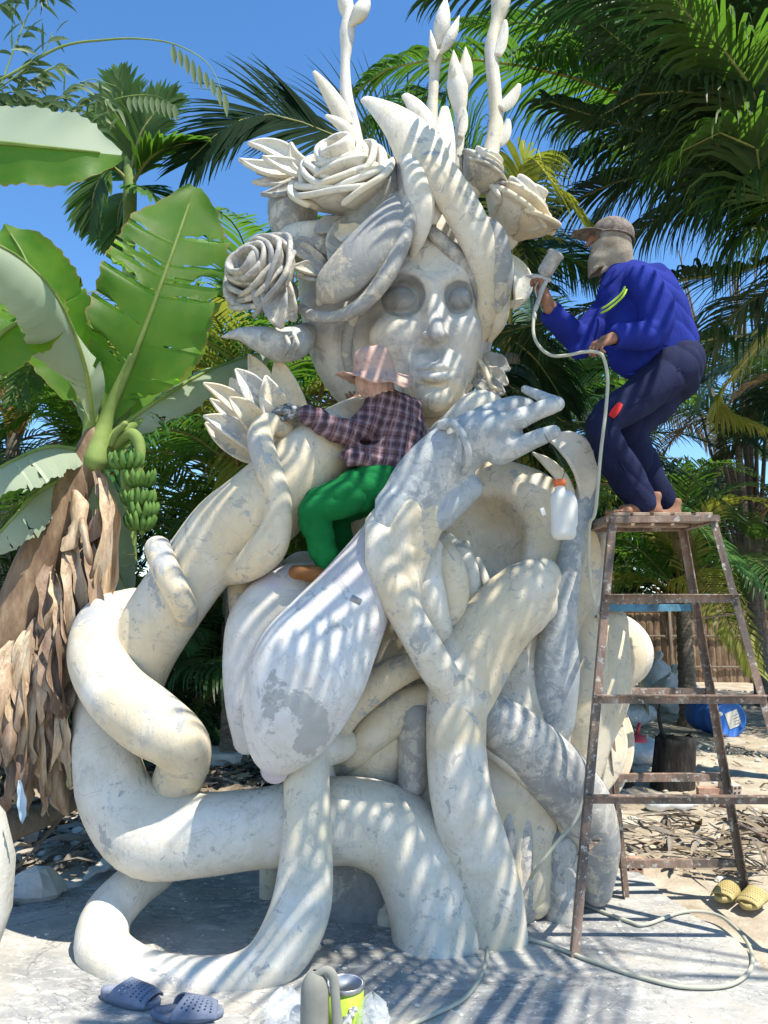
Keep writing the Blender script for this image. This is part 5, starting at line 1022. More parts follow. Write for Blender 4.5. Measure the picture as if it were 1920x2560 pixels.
def stump(label, px, py, r, h, tilt, seed):
    g = G(px, py); t = thing("stump", label, "stump", g, "charred stumps"); r_ = random.Random(seed)
    V = []; ns = 22
    for i in range(9):
        v = i / 8
        for j in range(ns):
            a = j / ns * 6.283; q = r * (1 + .09 * mnoise.noise((math.cos(a) * 2, math.sin(a) * 2, seed + v)) + .03 * math.sin(a * 7) + .1 * (1 - v) ** 2)
            V.append(g + np.array([q * math.cos(a) + tilt * v * h, q * math.sin(a), -.03 + v * h + .04 * mnoise.noise((math.cos(a) * 3, math.sin(a) * 3, seed)) * v]))
    mk("log", V, [(i * ns + j, i * ns + (j + 1) % ns, (i + 1) * ns + (j + 1) % ns, (i + 1) * ns + j) for i in range(8) for j in range(ns)] + [tuple(8 * ns + j for j in range(ns))], CH, t); return t, g
t_, g_ = stump("charred black stump with a stick jammed in its top, in the middle of the yard", 1682, 1972, .17, .47, .12, 1)
mk("stick", *tube3([tuple(g_ + [-.05, 0, .4]) + (.018,), tuple(g_ + [-.09, 0, .6]) + (.016,), tuple(g_ + [-.08, 0, .72]) + (.008,)], n=8, sides=7), CH, t_)
stump("charred black stump half hidden behind the statue's right foot", 1525, 1958, .2, .52, -.05, 2)
RED = mat("red_plastic", (.45, .04, .05), .4, .5)
rb = P(1592, 1850, 6.6); t_ = thing("funnel", "small red plastic scoop lying on the grey sack", "scoop", rb); mk("cup", *lathe([(.02, .05), (.06, .04), (.085, 0), (.088, -.01), (.08, 0), (.05, .03)], rb, np.eye(3), 24), RED, t_); mk("handle", *bar(rb + [0, 0, .04], rb + [.04, .02, .14], .02), RED, t_)
jb = P(1668, 1972, 6.0); jb[2] = .07; t_ = thing("jug", "white plastic jug lying on the rubble in front of the charred stump", "jug", (jb[0], jb[1], 0))
mk("body", *tube3([tuple(jb + [-.13, 0, 0]) + (.05,), tuple(jb + [-.08, 0, .0]) + (.062,), tuple(jb + [.0, .01, 0]) + (.045,), tuple(jb + [.08, .02, -.01]) + (.05,), tuple(jb + [.17, .03, -.01]) + (.035,)], n=24, sides=18), WH, t_); mk("cap", *tube3([tuple(jb + [.2, .03, -.01]) + (.02,), tuple(jb + [.23, .03, -.01]) + (.02,)], n=4, sides=12), WH, t_)
# hollow bricks
BRK = noisy("fired_clay", [(.3, (.34, .19, .13)), (.55, (.48, .3, .22)), (.75, (.6, .48, .4))], 16, 7, bump=.3)
DK = mat("hole_dark", (.05, .03, .02), .9)
def hollow(label, c, rz_, rx_=0, l=.18, w_=.08, h_=.08, holes=((-.02, -.02), (.02, -.02), (-.02, .02), (.02, .02)), m=BRK):
    t = thing("hollow_brick", label, "brick", c, "hollow clay bricks"); Mx = rotz(rz_) @ rotx(rx_)
    # block with real bored holes: ring-meshed end faces and tubes inside
    V = []; Fc = []; ys_ = (-l / 2, l / 2)
    o, f = box((0, 0, 0), (w_, l, h_)); V = list(o); Fc = [q for q in f if not all(abs(abs(o[i][1]) - l / 2) < 1e-6 and np.sign(o[i][1]) == np.sign(o[q[0]][1]) for i in q)]
    rad = .0135
    for ye in ys_:
        # cells round each hole
        for (hx, hz) in holes:
            sgx, sgz = np.sign(hx), np.sign(hz); x0, x1 = sorted((0, sgx * w_ / 2)); z0, z1 = sorted((0, sgz * h_ / 2)); k0 = len(V); nn = 16
            for j in range(nn):
                a = j / nn * 6.283 + .3927; V.append((hx + rad * math.cos(a), ye, hz + rad * math.sin(a)))
            for j in range(nn):
                a = j / nn * 6.283 + .3927; dx, dz = math.cos(a), math.sin(a); s = min(((x1 if dx > 0 else x0) - hx) / dx if abs(dx) > 1e-6 else 9, ((z1 if dz > 0 else z0) - hz) / dz if abs(dz) > 1e-6 else 9)
                V.append((hx + dx * s, ye, hz + dz * s))
            for j in range(nn): Fc.append((k0 + j, k0 + (j + 1) % nn, k0 + nn + (j + 1) % nn, k0 + nn + j))
            for j in range(nn):
                a = j / nn * 6.283 + .3927; V.append((hx + rad * math.cos(a), ye * .2, hz + rad * math.sin(a)))
            for j in range(nn): Fc.append((k0 + j, k0 + (j + 1) % nn, k0 + 2 * nn + (j + 1) % nn, k0 + 2 * nn + j))
            Fc.append(tuple(k0 + 2 * nn + j for j in range(nn)))
    V = np.array([np.array(v) for v in V]) @ Mx.T + np.asarray(c)
    mk("block", V, Fc, m, t, False); return t
cB = G(1805, 2004, .045); hollow("hollow clay brick whose four round holes face the viewer, leaning on the other bricks", cB, .5)
cB2 = G(1842, 1990, .06); hollow("second pale hollow brick behind the one with its holes showing", cB2 + [0, .12, .05], .25, .2, m=noisy("pale_clay", [(.3, (.45, .36, .29)), (.7, (.62, .55, .48))], 12))
cB3 = G(1788, 1988, .045); hollow("ribbed clay brick lying crosswise at the left of the brick heap", cB3 + [0, .1, 0], 1.45, .0, .2)
hollow("clay brick with round holes half buried under the branch at the left", G(78, 2105, .05) , .35, .1)
hollow("clay brick buried at the slab's edge by the stand's rear leg", G(1590, 2168, .0) , -.3)
# rubble, chips and leaf litter
def rock(c, r, seed, sq=(1, 1, .6)):
    V = []; Fc = []; ns, nr = 12, 7; ang_ = random.Random(seed)
    pl = [nrm([ang_.uniform(-1, 1) for _ in range(3)]) for _ in range(9)]
    for i in range(nr + 1):
        th = i / nr * math.pi
        for j in range(ns):
            a = j / ns * 6.283; d = np.array([math.sin(th) * math.cos(a), math.sin(th) * math.sin(a), math.cos(th)]); s = 1.0
            for p in pl:
                q = d @ p
                if q > .01: s = min(s, .72 / q)
            V.append(np.asarray(c) + d * r * s * np.array(sq))
    Fc = [(i * ns + j, (i + 1) * ns + j, (i + 1) * ns + (j + 1) % ns, i * ns + (j + 1) % ns) for i in range(nr) for j in range(ns)]
    return V, Fc
PSM = noisy("plaster_chunk", [(.3, (.5, .49, .45)), (.7, (.68, .66, .6))], 9, 7, bump=.4)
t_ = tag(mk("rubble_block", *rock(G(85, 2215, .05), .17, 3, (1.1, .7, .62)), PSM, None, False), "big angular lump of pale plaster at the left rim of the slab", "rubble block")
t_ = tag(mk("rubble_block", *box(G(500, 1935, .11) + [.0, .5, .04], (.62, .3, .17), rotz(-.25) @ rotx(.1), .02), PSM, None, False), "long pale cement block behind the tendrils, between coil and pod", "cement block")
CT2 = noisy("cut_foam", [(.3, (.62, .6, .55)), (.7, (.74, .72, .68))], 9, 5, bump=.4)
tag(mk("plaster_mass", *[np.array(q) if i == 0 else q for i, q in enumerate(rock(P(-130, 2080, 3.3) * [1, 1, .6], .36, 8, (.75, .8, 1.3)))], PSM), "rough white plaster mass cut off by the left edge of the picture", "plaster lump")
tag(mk("cloth_scrap", *petalpx((48, 1950, 3.3), (56, 2060, 3.34), 12, (6, 0, 0), cup=.6, ruf=.2), noisy("pale_blue_cloth", [(.3, (.3, .42, .52)), (.7, (.45, .56, .66))], 8)), "pale blue cloth scrap hanging against the white lump at the left edge", "cloth")
BRN = thing("branch", "thick pale fallen branch lying at the left, ending by the big coil", "branch", G(60, 2150))
mk("wood", *tubepx([(-120, 2130, 3.6, 52), (0, 2070, 3.9, 42), (60, 2055, 4.05, 34), (130, 2030, 4.2, 26), (215, 1985, 4.4, 20)], n=30, sides=16, wob=.05), WOOD, BRN)
mk("twig", *tubepx([(60, 2050, 4.05, 12), (130, 2010, 4.2, 10), (220, 1960, 4.4, 7)], n=14, sides=9), WOOD, BRN); mk("twig", *tubepx([(150, 2045, 4.2, 6), (90, 2120, 4.0, 4), (40, 2170, 3.9, 3)], n=14, sides=7), WOOD, BRN)
rnd = random.Random(77)
def scatter_rocks(name, n_, area, size, m, seed, zf=gz):
    r_ = random.Random(seed); b = MB(); k = 0
    while k < n_:
        x = r_.uniform(area[0], area[1]); y = r_.uniform(area[2], area[3])
        e = ((x - .1) / 2.0) ** 2 + ((y - 3.6) / 1.6) ** 2
        if e < 1.12: continue
        s = size * r_.uniform(.3, 1) ** 2 + .006; v, f = rock((x, y, zf(x, y) + s * .2), s, seed * 999 + k, (1, r_.uniform(.6, 1), r_.uniform(.4, .8))); b.add(v, f); k += 1
    tag(b.obj(name, m, None, False), kind="stuff")
b = MB(); r_ = random.Random(31)
for k in range(420):
    x = r_.uniform(-2.2, 2.3); y = r_.uniform(2.6, 4.7)
    if ((x - .1) / 1.9) ** 2 + ((y - 3.6) / 1.5) ** 2 > 1: continue
    b.add(*rock((x, y, .002), r_.choice((.003, .004, .006, .009, .014)), 500 + k, (1, .8, .5)))
tag(b.obj("crumbs", PSM, None, False), kind="stuff")
scatter_rocks("rubble", 420, (-3.4, -1.25, 3.6, 6.2), .085, PSM, 1); scatter_rocks("rubble", 360, (1.5, 4.2, 3.0, 9), .035, SAND, 2)
scatter_rocks("rubble", 90, (1.6, 4.5, 4.6, 9), .05, PSM, 5)
def litter(name, n_, area, L, Wd, m, seed, zz=.03, cond=None):
    r_ = random.Random(seed); b = MB(); k = 0
    while k < n_:
        x = r_.uniform(area[0], area[1]); y = r_.uniform(area[2], area[3])
        if cond and not cond(x, y): continue
        l = L * r_.uniform(.3, 1); a = r_.uniform(0, 6.28); z = gz(x, y) + .01 + zz * r_.random() * 2; d = np.array([math.cos(a), math.sin(a), r_.uniform(-.25, .3)])
        c = np.array([x, y, z]); b.add(*petal3(c - d * l / 2, c + d * l / 2, Wd * r_.uniform(.4, 1.2), (0, 0, r_.uniform(-.02, .05)), nor=(r_.uniform(-.7, .7), r_.uniform(-.7, .7), 1), cup=r_.uniform(-.9, .9), nl=7, nw=3, ruf=.2, prof=(.3, 1, .8, 1, .2))); k += 1
    tag(b.obj(name, m), kind="stuff")
offslab = lambda x, y: ((x - .1) / 2.0) ** 2 + ((y - 3.6) / 1.65) ** 2 > 1.15
LIT = noisy("leaf_litter", [(.3, (.1, .075, .05)), (.5, (.24, .19, .13)), (.7, (.4, .34, .26))], 3, 6, bump=.3)
LIT2 = noisy("pale_litter", [(.3, (.13, .11, .09)), (.6, (.27, .24, .2)), (.8, (.42, .39, .34))], 3, 6, bump=.3)
litter("leaf_litter", 1500, (-3.6, 1.0, 5.3, 9.5), .5, .05, LIT, 1, .04, offslab); litter("leaf_litter", 900, (-2.6, .6, 5.4, 7.5), .4, .03, LIT2, 2, .06, offslab)
litter("leaf_litter", 110, (1.6, 3.9, 4.6, 5.9), .4, .022, LIT2, 3, .02, offslab); litter("leaf_litter", 170, (1.6, 3.9, 4.55, 5.7), .6, .018, LIT, 13, .03, offslab)
litter("leaf_litter", 220, (1.75, 5.5, 5, 16), .25, .018, LIT, 4, .0, offslab)
litter("leaf_litter", 260, (-3.4, -1.5, 3.8, 5.4), .35, .03, LIT2, 6, .03, offslab)
tag(mk("cloth_scrap", *petal3(G(210, 2200, .02), G(320, 2150, .03), .06, (0, 0, .02), nor=(0, 0, 1), cup=.3, ruf=.2), PSM, None, True, .012), "pale broken plaster piece on the slab behind the big coil", "plaster piece")
# ============================================================ SLAB THINGS
def clog(name, label, c, rz_, m, group, L=.27, hole=True, side=1, tilt=0):
    """open-toed slipper: sole + perforated vamp with real holes"""
    t = thing(name, label, "slipper", c, group); Mx = rotz(rz_) @ rotx(tilt); c = np.asarray(c, float)
    V = []; ns = 40
    def outline(u):  # 0..2pi -> foot outline
        y = math.cos(u); x = math.sin(u); wd_ = .052 + .012 * max(0, y) - .006 * math.exp(-((y + .1) / .3) ** 2); return np.array([x * wd_ * (1 - .12 * abs(y) ** 3) + side * .008 * y, y * L / 2, 0])
    for z, s in ((0, .93), (.006, 1), (.022, 1.0), (.03, .95), (.024, .86), (.022, .4)):
        for j in range(ns):
            p = outline(j / ns * 6.283) * [s, s * (1 if s > .8 else .9), 1]; V.append(p + [0, 0, z + (.012 * max(0, -p[1] / L * 2) ** 2)])
    Fc = [(i * ns + j, i * ns + (j + 1) % ns, (i + 1) * ns + (j + 1) % ns, (i + 1) * ns + j) for i in range(5) for j in range(ns)] + [tuple(range(ns))[::-1], tuple(5 * ns + j for j in range(ns))]
    mk("sole", (np.array(V) @ Mx.T) + c, Fc, m, t)
    nu, nv = 28, 22; V = []; keep = []
    for i in range(nv + 1):
        v = i / nv; y = L * (-.04 + .45 * v)
        hgt = .068 - .028 * v - .03 * max(0, v - .75) * 2
        for j in range(nu + 1):
            a = math.pi * j / nu; wd_ = .055 + .005 * v - .014 * max(0, v - .6); ed = .04 * (abs(math.cos(a)) ** 2) * (1 - v) * 1.2
            V.append(np.array([math.cos(a) * wd_ + side * .008 * (y / L * 2), y - ed + .0, .016 + math.sin(a) ** .75 * hgt]))
    Fc = []
    for i in range(nv):
        for j in range(nu):
            if hole and 2 < i < nv - 3 and 3 < j < nu - 4 and (i % 3 == 0) and ((j + (i // 3 % 2) * 1) % 2 == 0): continue
            Fc.append((i * (nu + 1) + j, i * (nu + 1) + j + 1, (i + 1) * (nu + 1) + j + 1, (i + 1) * (nu + 1) + j))
    o = mk("upper", (np.array(V) @ Mx.T) + c, Fc, m, t, True, .005)
    return t
GS = noisy("grey_blue_rubber", [(.3, (.1, .13, .2)), (.6, (.19, .22, .3)), (.8, (.33, .34, .4))], 10, 6, bump=.1)
YS = noisy("dirty_yellow_rubber", [(.3, (.35, .27, .1)), (.7, (.5, .42, .2))], 10, 6, bump=.1)
clog("slipper", "grey-blue perforated slipper on the slab, the left one of the pair, toe to the right", G(325, 2505, 0), R(-112), GS, "grey-blue slippers", side=-1)
clog("slipper", "grey-blue perforated slipper on the slab, the right one of the pair, nearest the viewer", G(468, 2545, 0), R(-80), GS, "grey-blue slippers", side=1)
clog("slipper", "mustard perforated slipper on the sand by the slab, the left of the pair", G(1822, 2240, .0), R(140), YS, "mustard slippers", side=1)
clog("slipper", "mustard perforated slipper on the sand by the slab, the nearer right one of the pair", G(1885, 2258, .0), R(132), YS, "mustard slippers", side=-1)
# paint tin with lid
tc = np.array([-.142, 2.95, 0]); t_ = thing("paint_tin", "lime green paint tin with a white dented lid, half in a clear bag", "paint tin", tc)
LIM = noisy("lime_label", [(.35, (.33, .5, .03)), (.6, (.45, .62, .06)), (.75, (.62, .68, .4))], 7, 4, bump=.03, spec=.5); MET = mat("tin_metal", (.35, .35, .36), .35, .5, .8)
mk("can", *lathe([(.064, 0), (.067, .004), (.067, .155)], tc, np.eye(3), 44), LIM, t_)
mk("rim", *lathe([(.067, .152), (.071, .156), (.073, .164), (.071, .17), (.067, .172), (.065, .167)], tc, np.eye(3), 44, False), MET, t_)
mk("lid", *lathe([(.067, .168), (.064, .169), (.06, .167), (.0, .168)], tc, np.eye(3), 44), noisy("lid_white", [(.3, (.45, .48, .53)), (.7, (.62, .65, .7))], 5, bump=.1, spec=.5), t_)
mk("splash", *petal3(tc + [-.02, -.069, .05], tc + [.03, -.064, .12], .02, (.02, 0, .01), nor=(0, -1, 0), ruf=.5, rf=14, prof=(.5, 1, .4, .9, .1)), WH, t_)
# cut-open plastic jug standing in front
GP = noisy("dusty_grey_plastic", [(.3, (.2, .2, .175)), (.7, (.3, .3, .26))], 6, bump=.1)
jc = G(755, 2640, 0); JUG = thing("cut_jug", "dusty grey plastic jug with a looped handle, cut open, in front of the paint tin", "jug", jc)
jt = P(768, 2425, 2.72)
V = []; ns = 24
for i in range(15):
    v = i / 14; z = .0 + .255 * (1 - (1 - v) ** 1.7); q_ = max(0, (z - .17) / .086); rr = .05 * math.sqrt(max(0, 1 - min(1, q_) ** 2.2)) + .0005
    for j in range(ns):
        a = j / ns * 6.283; V.append((-.245 + rr * math.cos(a), 2.85 + rr * .8 * math.sin(a), z))
JUGH = .34
mk("body", V, [(i * ns + j, i * ns + (j + 1) % ns, (i + 1) * ns + (j + 1) % ns, (i + 1) * ns + j) for i in range(14) for j in range(ns)], GP, JUG)
mk("handle", *tubepx([(785, 2440, 2.84, 8), (812, 2425, 2.84, 10), (832, 2440, 2.84, 12), (839, 2500, 2.84, 12), (845, 2580, 2.84, 14), (850, 2600, 2.84, 15)], n=30, sides=14, flat=.6), GP, JUG)
# clear bags
CL = mat("clear_plastic", (.9, .92, .95), .12, .5); CL.node_tree.nodes["Principled BSDF"].inputs["Alpha"].default_value = .3
def bag(label, c, r, h, seed):
    t = thing("plastic_bag", label, "plastic bag", c, "crumpled clear bags"); V = []; ns, nr = 40, 24
    for i in range(nr + 1):
        v = i / nr; rr = r * (math.sin(math.pi * (.12 + .86 * v)) ** .6)
        for j in range(ns):
            a = j / ns * 6.283; q = 1 + .22 * mnoise.noise((math.cos(a) * 2 + seed, math.sin(a) * 2, v * 4)) + .2 * abs(mnoise.noise((math.cos(a) * 5, math.sin(a) * 5 + seed, v * 7)))
            V.append((c[0] + rr * q * math.cos(a), c[1] + rr * q * math.sin(a), c[2] + h * v * (1 + .12 * mnoise.noise((a, seed, v)))))
    mk("film", V, [(i * ns + j, i * ns + (j + 1) % ns, (i + 1) * ns + (j + 1) % ns, (i + 1) * ns + j) for i in range(nr) for j in range(ns)], CL, t, False)
bag("crumpled clear plastic bag on the slab, left of the cut jug", np.array([-.36, 2.95, 0]), .075, .15, 1); bag("crumpled clear plastic bag on the slab, right of the lime paint tin", np.array([-.045, 2.93, 0]), .06, .14, 5)
# bottle hanging from the statue's thumb
bc = P(1408, 1290, 3.32); BOT = thing("bottle", "white plastic bottle with an orange cap hanging below the statue's hand", "bottle", P(1408, 1180, 3.32))
V = Vol(bc - [.12, .1, .17], bc + [.12, .1, .2], .005)
for dx in (-.022, .022): V.cap(bc + [dx, 0, -.075], bc + [dx, 0, .078], .034, .034, .02)
V.cap(bc + [-.01, 0, .09], bc + [-.01, 0, .13], .022, .022, .02); V.chain([tuple(bc + [.03, -.01, .1]) + (.011,), tuple(bc + [.052, -.01, .06]) + (.011,), tuple(bc + [.05, -.01, -.04]) + (.01,)], .008, n=8)
mk("body", *V.mesh(), noisy("milky_plastic", [(.3, (.58, .57, .53)), (.7, (.7, .69, .65))], 6, bump=.05, spec=.5), BOT)
mk("cap", *lathe([(.0, 0), (.027, 0), (.027, .028), (.024, .031), (.0, .031)], bc + [-.012, 0, .135], np.eye(3), 24), mat("orange_cap", (.65, .14, .03), .4, .5), BOT)
mk("wire", *tube3([tuple(bc + [-.01, 0, .15]) + (.0015,), tuple(bc + [.01, 0, .22]) + (.0015,), tuple(P(1360, 1085, 3.3)) + (.0015,)], n=10, sides=5), mat("wire", (.05, .05, .05), .5), BOT)
mk("tag", *box(bc + [-.09, 0, .02], (.018, .004, .035), roty(-.3)), WH, BOT, False)
# ============================================================ HOSE
HM = noisy("grey_green_hose", [(.3, (.38, .38, .3)), (.7, (.5, .49, .4))], 6, bump=.03, spec=.5)
HO = thing("air_hose", "long pale air hose from the spray gun, past the stand, looping over the slab", "hose", G(1458, 2261))
def gp(x, y, z=.012): return tuple(G(x, y, z)) + (.0085,)
air = [tuple(P(x, y, Y)) + (.0085,) for x, y, Y in [(1334, 790, 3.64), (1334, 835, 3.62), (1350, 868, 3.6), (1380, 889, 3.56), (1420, 888, 3.52), (1458, 880, 3.5), (1490, 880, 3.5), (1508, 892, 3.5), (1519, 945, 3.5), (1515, 1019, 3.5), (1502, 1130, 3.5), (1488, 1278, 3.52), (1474, 1310, 3.54), (1472, 1396, 3.6), (1481, 1482, 3.66), (1500, 1560, 3.72), (1500, 1700, 3.78), (1482, 1880, 3.82), (1448, 2030, 3.72), (1390, 2110, 3.7), (1330, 2190, 3.8)]]
mk("run", *tube3(air + [gp(1318, 2222), gp(1360, 2238), gp(1458, 2262), gp(1568, 2302), gp(1614, 2311), gp(1712, 2279), gp(1799, 2290), gp(1863, 2348), gp(1880, 2412), gp(1828, 2461), gp(1712, 2467), gp(1597, 2441), gp(1481, 2403), gp(1365, 2360), gp(1209, 2319)], n=330, sides=9), HM, HO)
mk("run", *tube3([gp(1205, 2316), gp(1220, 2360), gp(1209, 2423), gp(1163, 2493), gp(1076, 2539), gp(1000, 2575), gp(900, 2640)], n=90, sides=9), HM, HO)
# ============================================================ PEOPLE
SKIN = noisy("skin", [(.3, (.22, .105, .065)), (.7, (.33, .17, .11))], 14, 5, bump=.1, bs=60)
SKD = noisy("dusty_foot_skin", [(.3, (.32, .15, .1)), (.6, (.5, .27, .2)), (.8, (.55, .42, .36))], 14, 5, bump=.15)
def cloth(name, a, b, bump=.35, scale=3.):
    m = mat(name, rough=.85, spec=.15); n = N(m); n.col(n.ramp(n.noise(scale, 6, .6, .5), [(.3, a), (.7, b)]))
    n.bump(n.mix(.5, n.noise(9, 3, .5, 1.5, n.co((2, 2, .7), (.3, .6, 0))), n.noise(260, 2)), bump, .03); return m
def hand_mesh(wr, fwd, pn, size=.175, curl=(.6, .7, .8, .9), thumb=1, thumb_in=.5, spread=.1, res=.003, flat_=1):
    """open palm + four fingers + thumb; pn = direction the palm faces; thumb = +-1 side"""
    wr = np.asarray(wr, float); f = nrm(fwd); pn = nrm(np.asarray(pn, float) - f * (f @ pn)); s = np.cross(f, pn) * thumb; k = size / .18
    lo = wr - .21 * k; hi = wr + .21 * k; V = Vol(lo, hi, res)
    def q(a, b, c, r): return tuple(wr + f * a * k + s * b * k + pn * c * k) + (r * k,)
    for b in (-.027, -.009, .009, .027): V.chain([q(-.03, b * .5, 0, .02), q(.02, b * .8, 0, .016), q(.085, b * 1.05, 0, .0125)], .012)
    V.chain([q(-.07, 0, 0, .024), q(-.02, 0, 0, .021)], .01)
    for i, (b, L) in enumerate(((.03, .07), (.01, .079), (-.01, .073), (-.029, .058))):
        p = np.array([.086 - abs(b) * .15, b]); a = 0; pts = [q(p[0] - .01, p[1], 0, .0105)]; x, z = p[0], 0.; rr = .0098
        for sg, fr in enumerate((.45, .3, .25)):
            a += curl[i] * (.7, 1.15, .8)[sg]; x += L * fr * math.cos(a); z += L * fr * math.sin(a); rr *= .9
            pts.append(q(x, p[1] + b * spread * (sg + 1), z, rr))
        V.chain(pts, .0035)
    a = thumb_in; V.chain([q(.01, .022, .004, .016), q(.04, .045, .01 + .015 * a, .0125), q(.068, .055 - .01 * a, .015 + .03 * a, .0105), q(.088, .05 - .02 * a, .018 + .045 * a, .009)], .005)
    return V.mesh()
def foldfn(amp, dirs):
    def fn(X, Y, Z):
        s = 0
        for (a, b, c), fr, ph in dirs: s = s + 1 - 2 * np.abs(np.sin((a * X + b * Y + c * Z) * fr * .5 + ph + 1.4 * np.sin((b * X - a * Y + .7 * c * Z + c * X) * fr * .3 + ph))) ** .7
        return amp * s
    return fn
def join(vfs):
    b = MB()
    for v, f in vfs: b.add(v, [tuple(q) for q in f])
    return np.concatenate(b.V), b.F
# ------------------------------------------------------------ man on the stand
MAN = thing("person", "person in blue work shirt and navy trousers crouching barefoot on the stand, spraying the statue", "person", P(1600, 1290, 3.95))
J = lambda x, y, Y, r: tuple(P(x, y, Y)) + (r,)
lo = P(1330, 1330, 3.5) - .15; hi = P(1790, 500, 4.3) + .15
V = Vol((lo[0], 3.45, 1.9), (hi[0], 4.35, 3.75), .0085)
V.chain([J(1560, 720, 3.95, .1), J(1620, 790, 3.96, .115), J(1660, 870, 3.97, .115), J(1690, 905, 3.97, .105)], .04)
V.chain([J(1555, 700, 3.95, .05), J(1530, 650, 3.95, .055)], .02); V.ell(P(1528, 618, 3.95), (.095, .078, .115), roty(.2), .02)
V.ell(P(1483, 600, 3.95), (.03, .02, .02), k=.02); V.chain([J(1480, 590, 3.95, .012), J(1470, 612, 3.95, .014)], .012)   # brow and nose
V.ell(P(1478, 598, 3.91), (.008, .01, .006), k=.004, op='sub')
V.chain([J(1560, 725, 4.03, .06), J(1455, 848, 3.9, .042), J(1392, 790, 3.78, .032), J(1366, 745, 3.7, .026), J(1358, 728, 3.66, .025)], .02)
V.chain([J(1605, 715, 3.84, .06), J(1630, 830, 3.74, .042), J(1560, 838, 3.66, .033), J(1510, 852, 3.6, .025)], .02)
V.chain([J(1690, 912, 3.9, .09), J(1600, 990, 3.8, .085), J(1510, 1060, 3.76, .062), J(1552, 1160, 3.82, .055), J(1610, 1262, 3.88, .034), J(1625, 1276, 3.9, .034)], .02)
V.chain([J(1690, 912, 4.04, .09), J(1630, 1010, 4.06, .085), J(1570, 1075, 4.06, .062), J(1610, 1170, 4.1, .05), J(1668, 1255, 4.12, .034), J(1676, 1272, 4.12, .034)], .02)
bodyvf = V.mesh()
def foot(heel, toe, res=.005):
    heel = np.array(heel[:3]); toe = np.array(toe[:3]); d = nrm(toe - heel); s = nrm(np.cross(d, (0, 0, 1))); L = np.linalg.norm(toe - heel); V = Vol(np.minimum(heel, toe) - .1, np.maximum(heel, toe) + .13, res)
    V.chain([tuple(heel + [0, 0, .03]) + (.032,), tuple(heel + d * L * .4 + [0, 0, .034]) + (.03,), tuple(heel + d * L * .72 + [0, 0, .024]) + (.027,)], .03)
    V.cap(heel + d * L * .1 + [0, 0, .04], heel + d * .0 + [0, 0, .11], .032, .034, .03)
    V.cap(heel + d * L * .7 + s * .02 + [0, 0, .02], heel + d * L * .7 - s * .028 + [0, 0, .018], .02, .018, .02)
    for k, b in enumerate((.03, .012, -.003, -.017, -.03)): V.cap(heel + d * L * .74 + s * b + [0, 0, .016], heel + d * L * (1.0 - .035 * k) + s * b * 1.1 + [0, 0, .013], .013, .011 if k else .014, .004)
    return V.mesh()
fz = STAND_Z
h1 = P(1640, 1290, 3.88); h1[2] = fz; t1 = P(1528, 1292, 3.8); t1[2] = fz; h2 = P(1690, 1285, 4.1); h2[2] = fz; t2 = P(1588, 1290, 4.04); t2[2] = fz
hg = hand_mesh(P(1362, 742, 3.66), P(1350, 700, 3.64) - P(1362, 748, 3.66), (-1, .15, -.1), .17, (1.0, 1.05, 1.05, 1.1), -1, .4)
hn = hand_mesh(P(1518, 850, 3.6), P(1478, 868, 3.54) - P(1522, 848, 3.61), (-.1, .25, -1), .17, (.75, .85, .9, .95), -1, .9)
mk("body", *join([bodyvf, hg, hn, foot(h1, t1), foot(h2, t2)]), SKIN, MAN)
BLUE = cloth("blue_workwear", (.008, .016, .17), (.02, .04, .33), .4)
V = Vol((lo[0], 3.45, 2.3), (hi[0], 4.35, 3.75), .0075)
V.chain([J(1556, 690, 3.95, .075), J(1585, 722, 3.95, .135), J(1625, 770, 3.96, .158), J(1650, 840, 3.96, .16), J(1672, 890, 3.97, .15)], .06)
V.chain([J(1640, 700, 3.98, .08), J(1668, 760, 3.98, .09), J(1705, 850, 3.98, .07)], .05)
V.chain([J(1560, 900, 3.9, .07), J(1570, 800, 3.92, .1)], .05); V.chain([J(1578, 925, 3.88, .035), J(1640, 880, 3.9, .1)], .05); V.chain([J(1532, 700, 3.93, .06), J(1530, 740, 3.93, .075), J(1545, 800, 3.93, .08)], .05)
V.chain([J(1562, 722, 4.03, .095), J(1510, 790, 3.98, .082), J(1448, 842, 3.9, .074), J(1400, 806, 3.8, .058), J(1383, 788, 3.77, .056)], .03)
V.chain([J(1605, 712, 3.84, .095), J(1640, 770, 3.77, .085), J(1632, 832, 3.73, .078), J(1580, 842, 3.68, .064), J(1552, 842, 3.65, .058)], .03)
V.chain([J(1520, 860, 3.93, .03), J(1440, 880, 3.86, .03)], .05)
V.ripple(foldfn(.005, [((.9, .3, .5), 25, 0), ((-.6, .5, 1), 36, 1)]))
V.cap(P(1383, 788, 3.77), P(1366, 762, 3.73), .04, .036, .01, 'sub'); V.cap(P(1545, 843, 3.65), P(1520, 850, 3.61), .034, .034, .01, 'sub')
mk("shirt", *V.mesh(), BLUE, MAN)
mk("collar", *tube3([J(1510, 712, 3.86, .014), J(1535, 690, 3.85, .018), J(1570, 660, 3.88, .018), J(1590, 655, 3.96, .016)], n=20, sides=10, flat=.5), BLUE, MAN)
HV = mat("lime_tape", (.5, .75, .05), .5); SL = mat("silver_tape", (.3, .35, .35), .4)
for dy, m_ in ((0, HV), (9, SL), (17, HV)):
    pts = [P(1505, 772 + dy, 3.868), P(1528, 768 + dy, 3.845), P(1545, 748 + dy, 3.81), P(1562, 732 + dy, 3.775)]
    pass
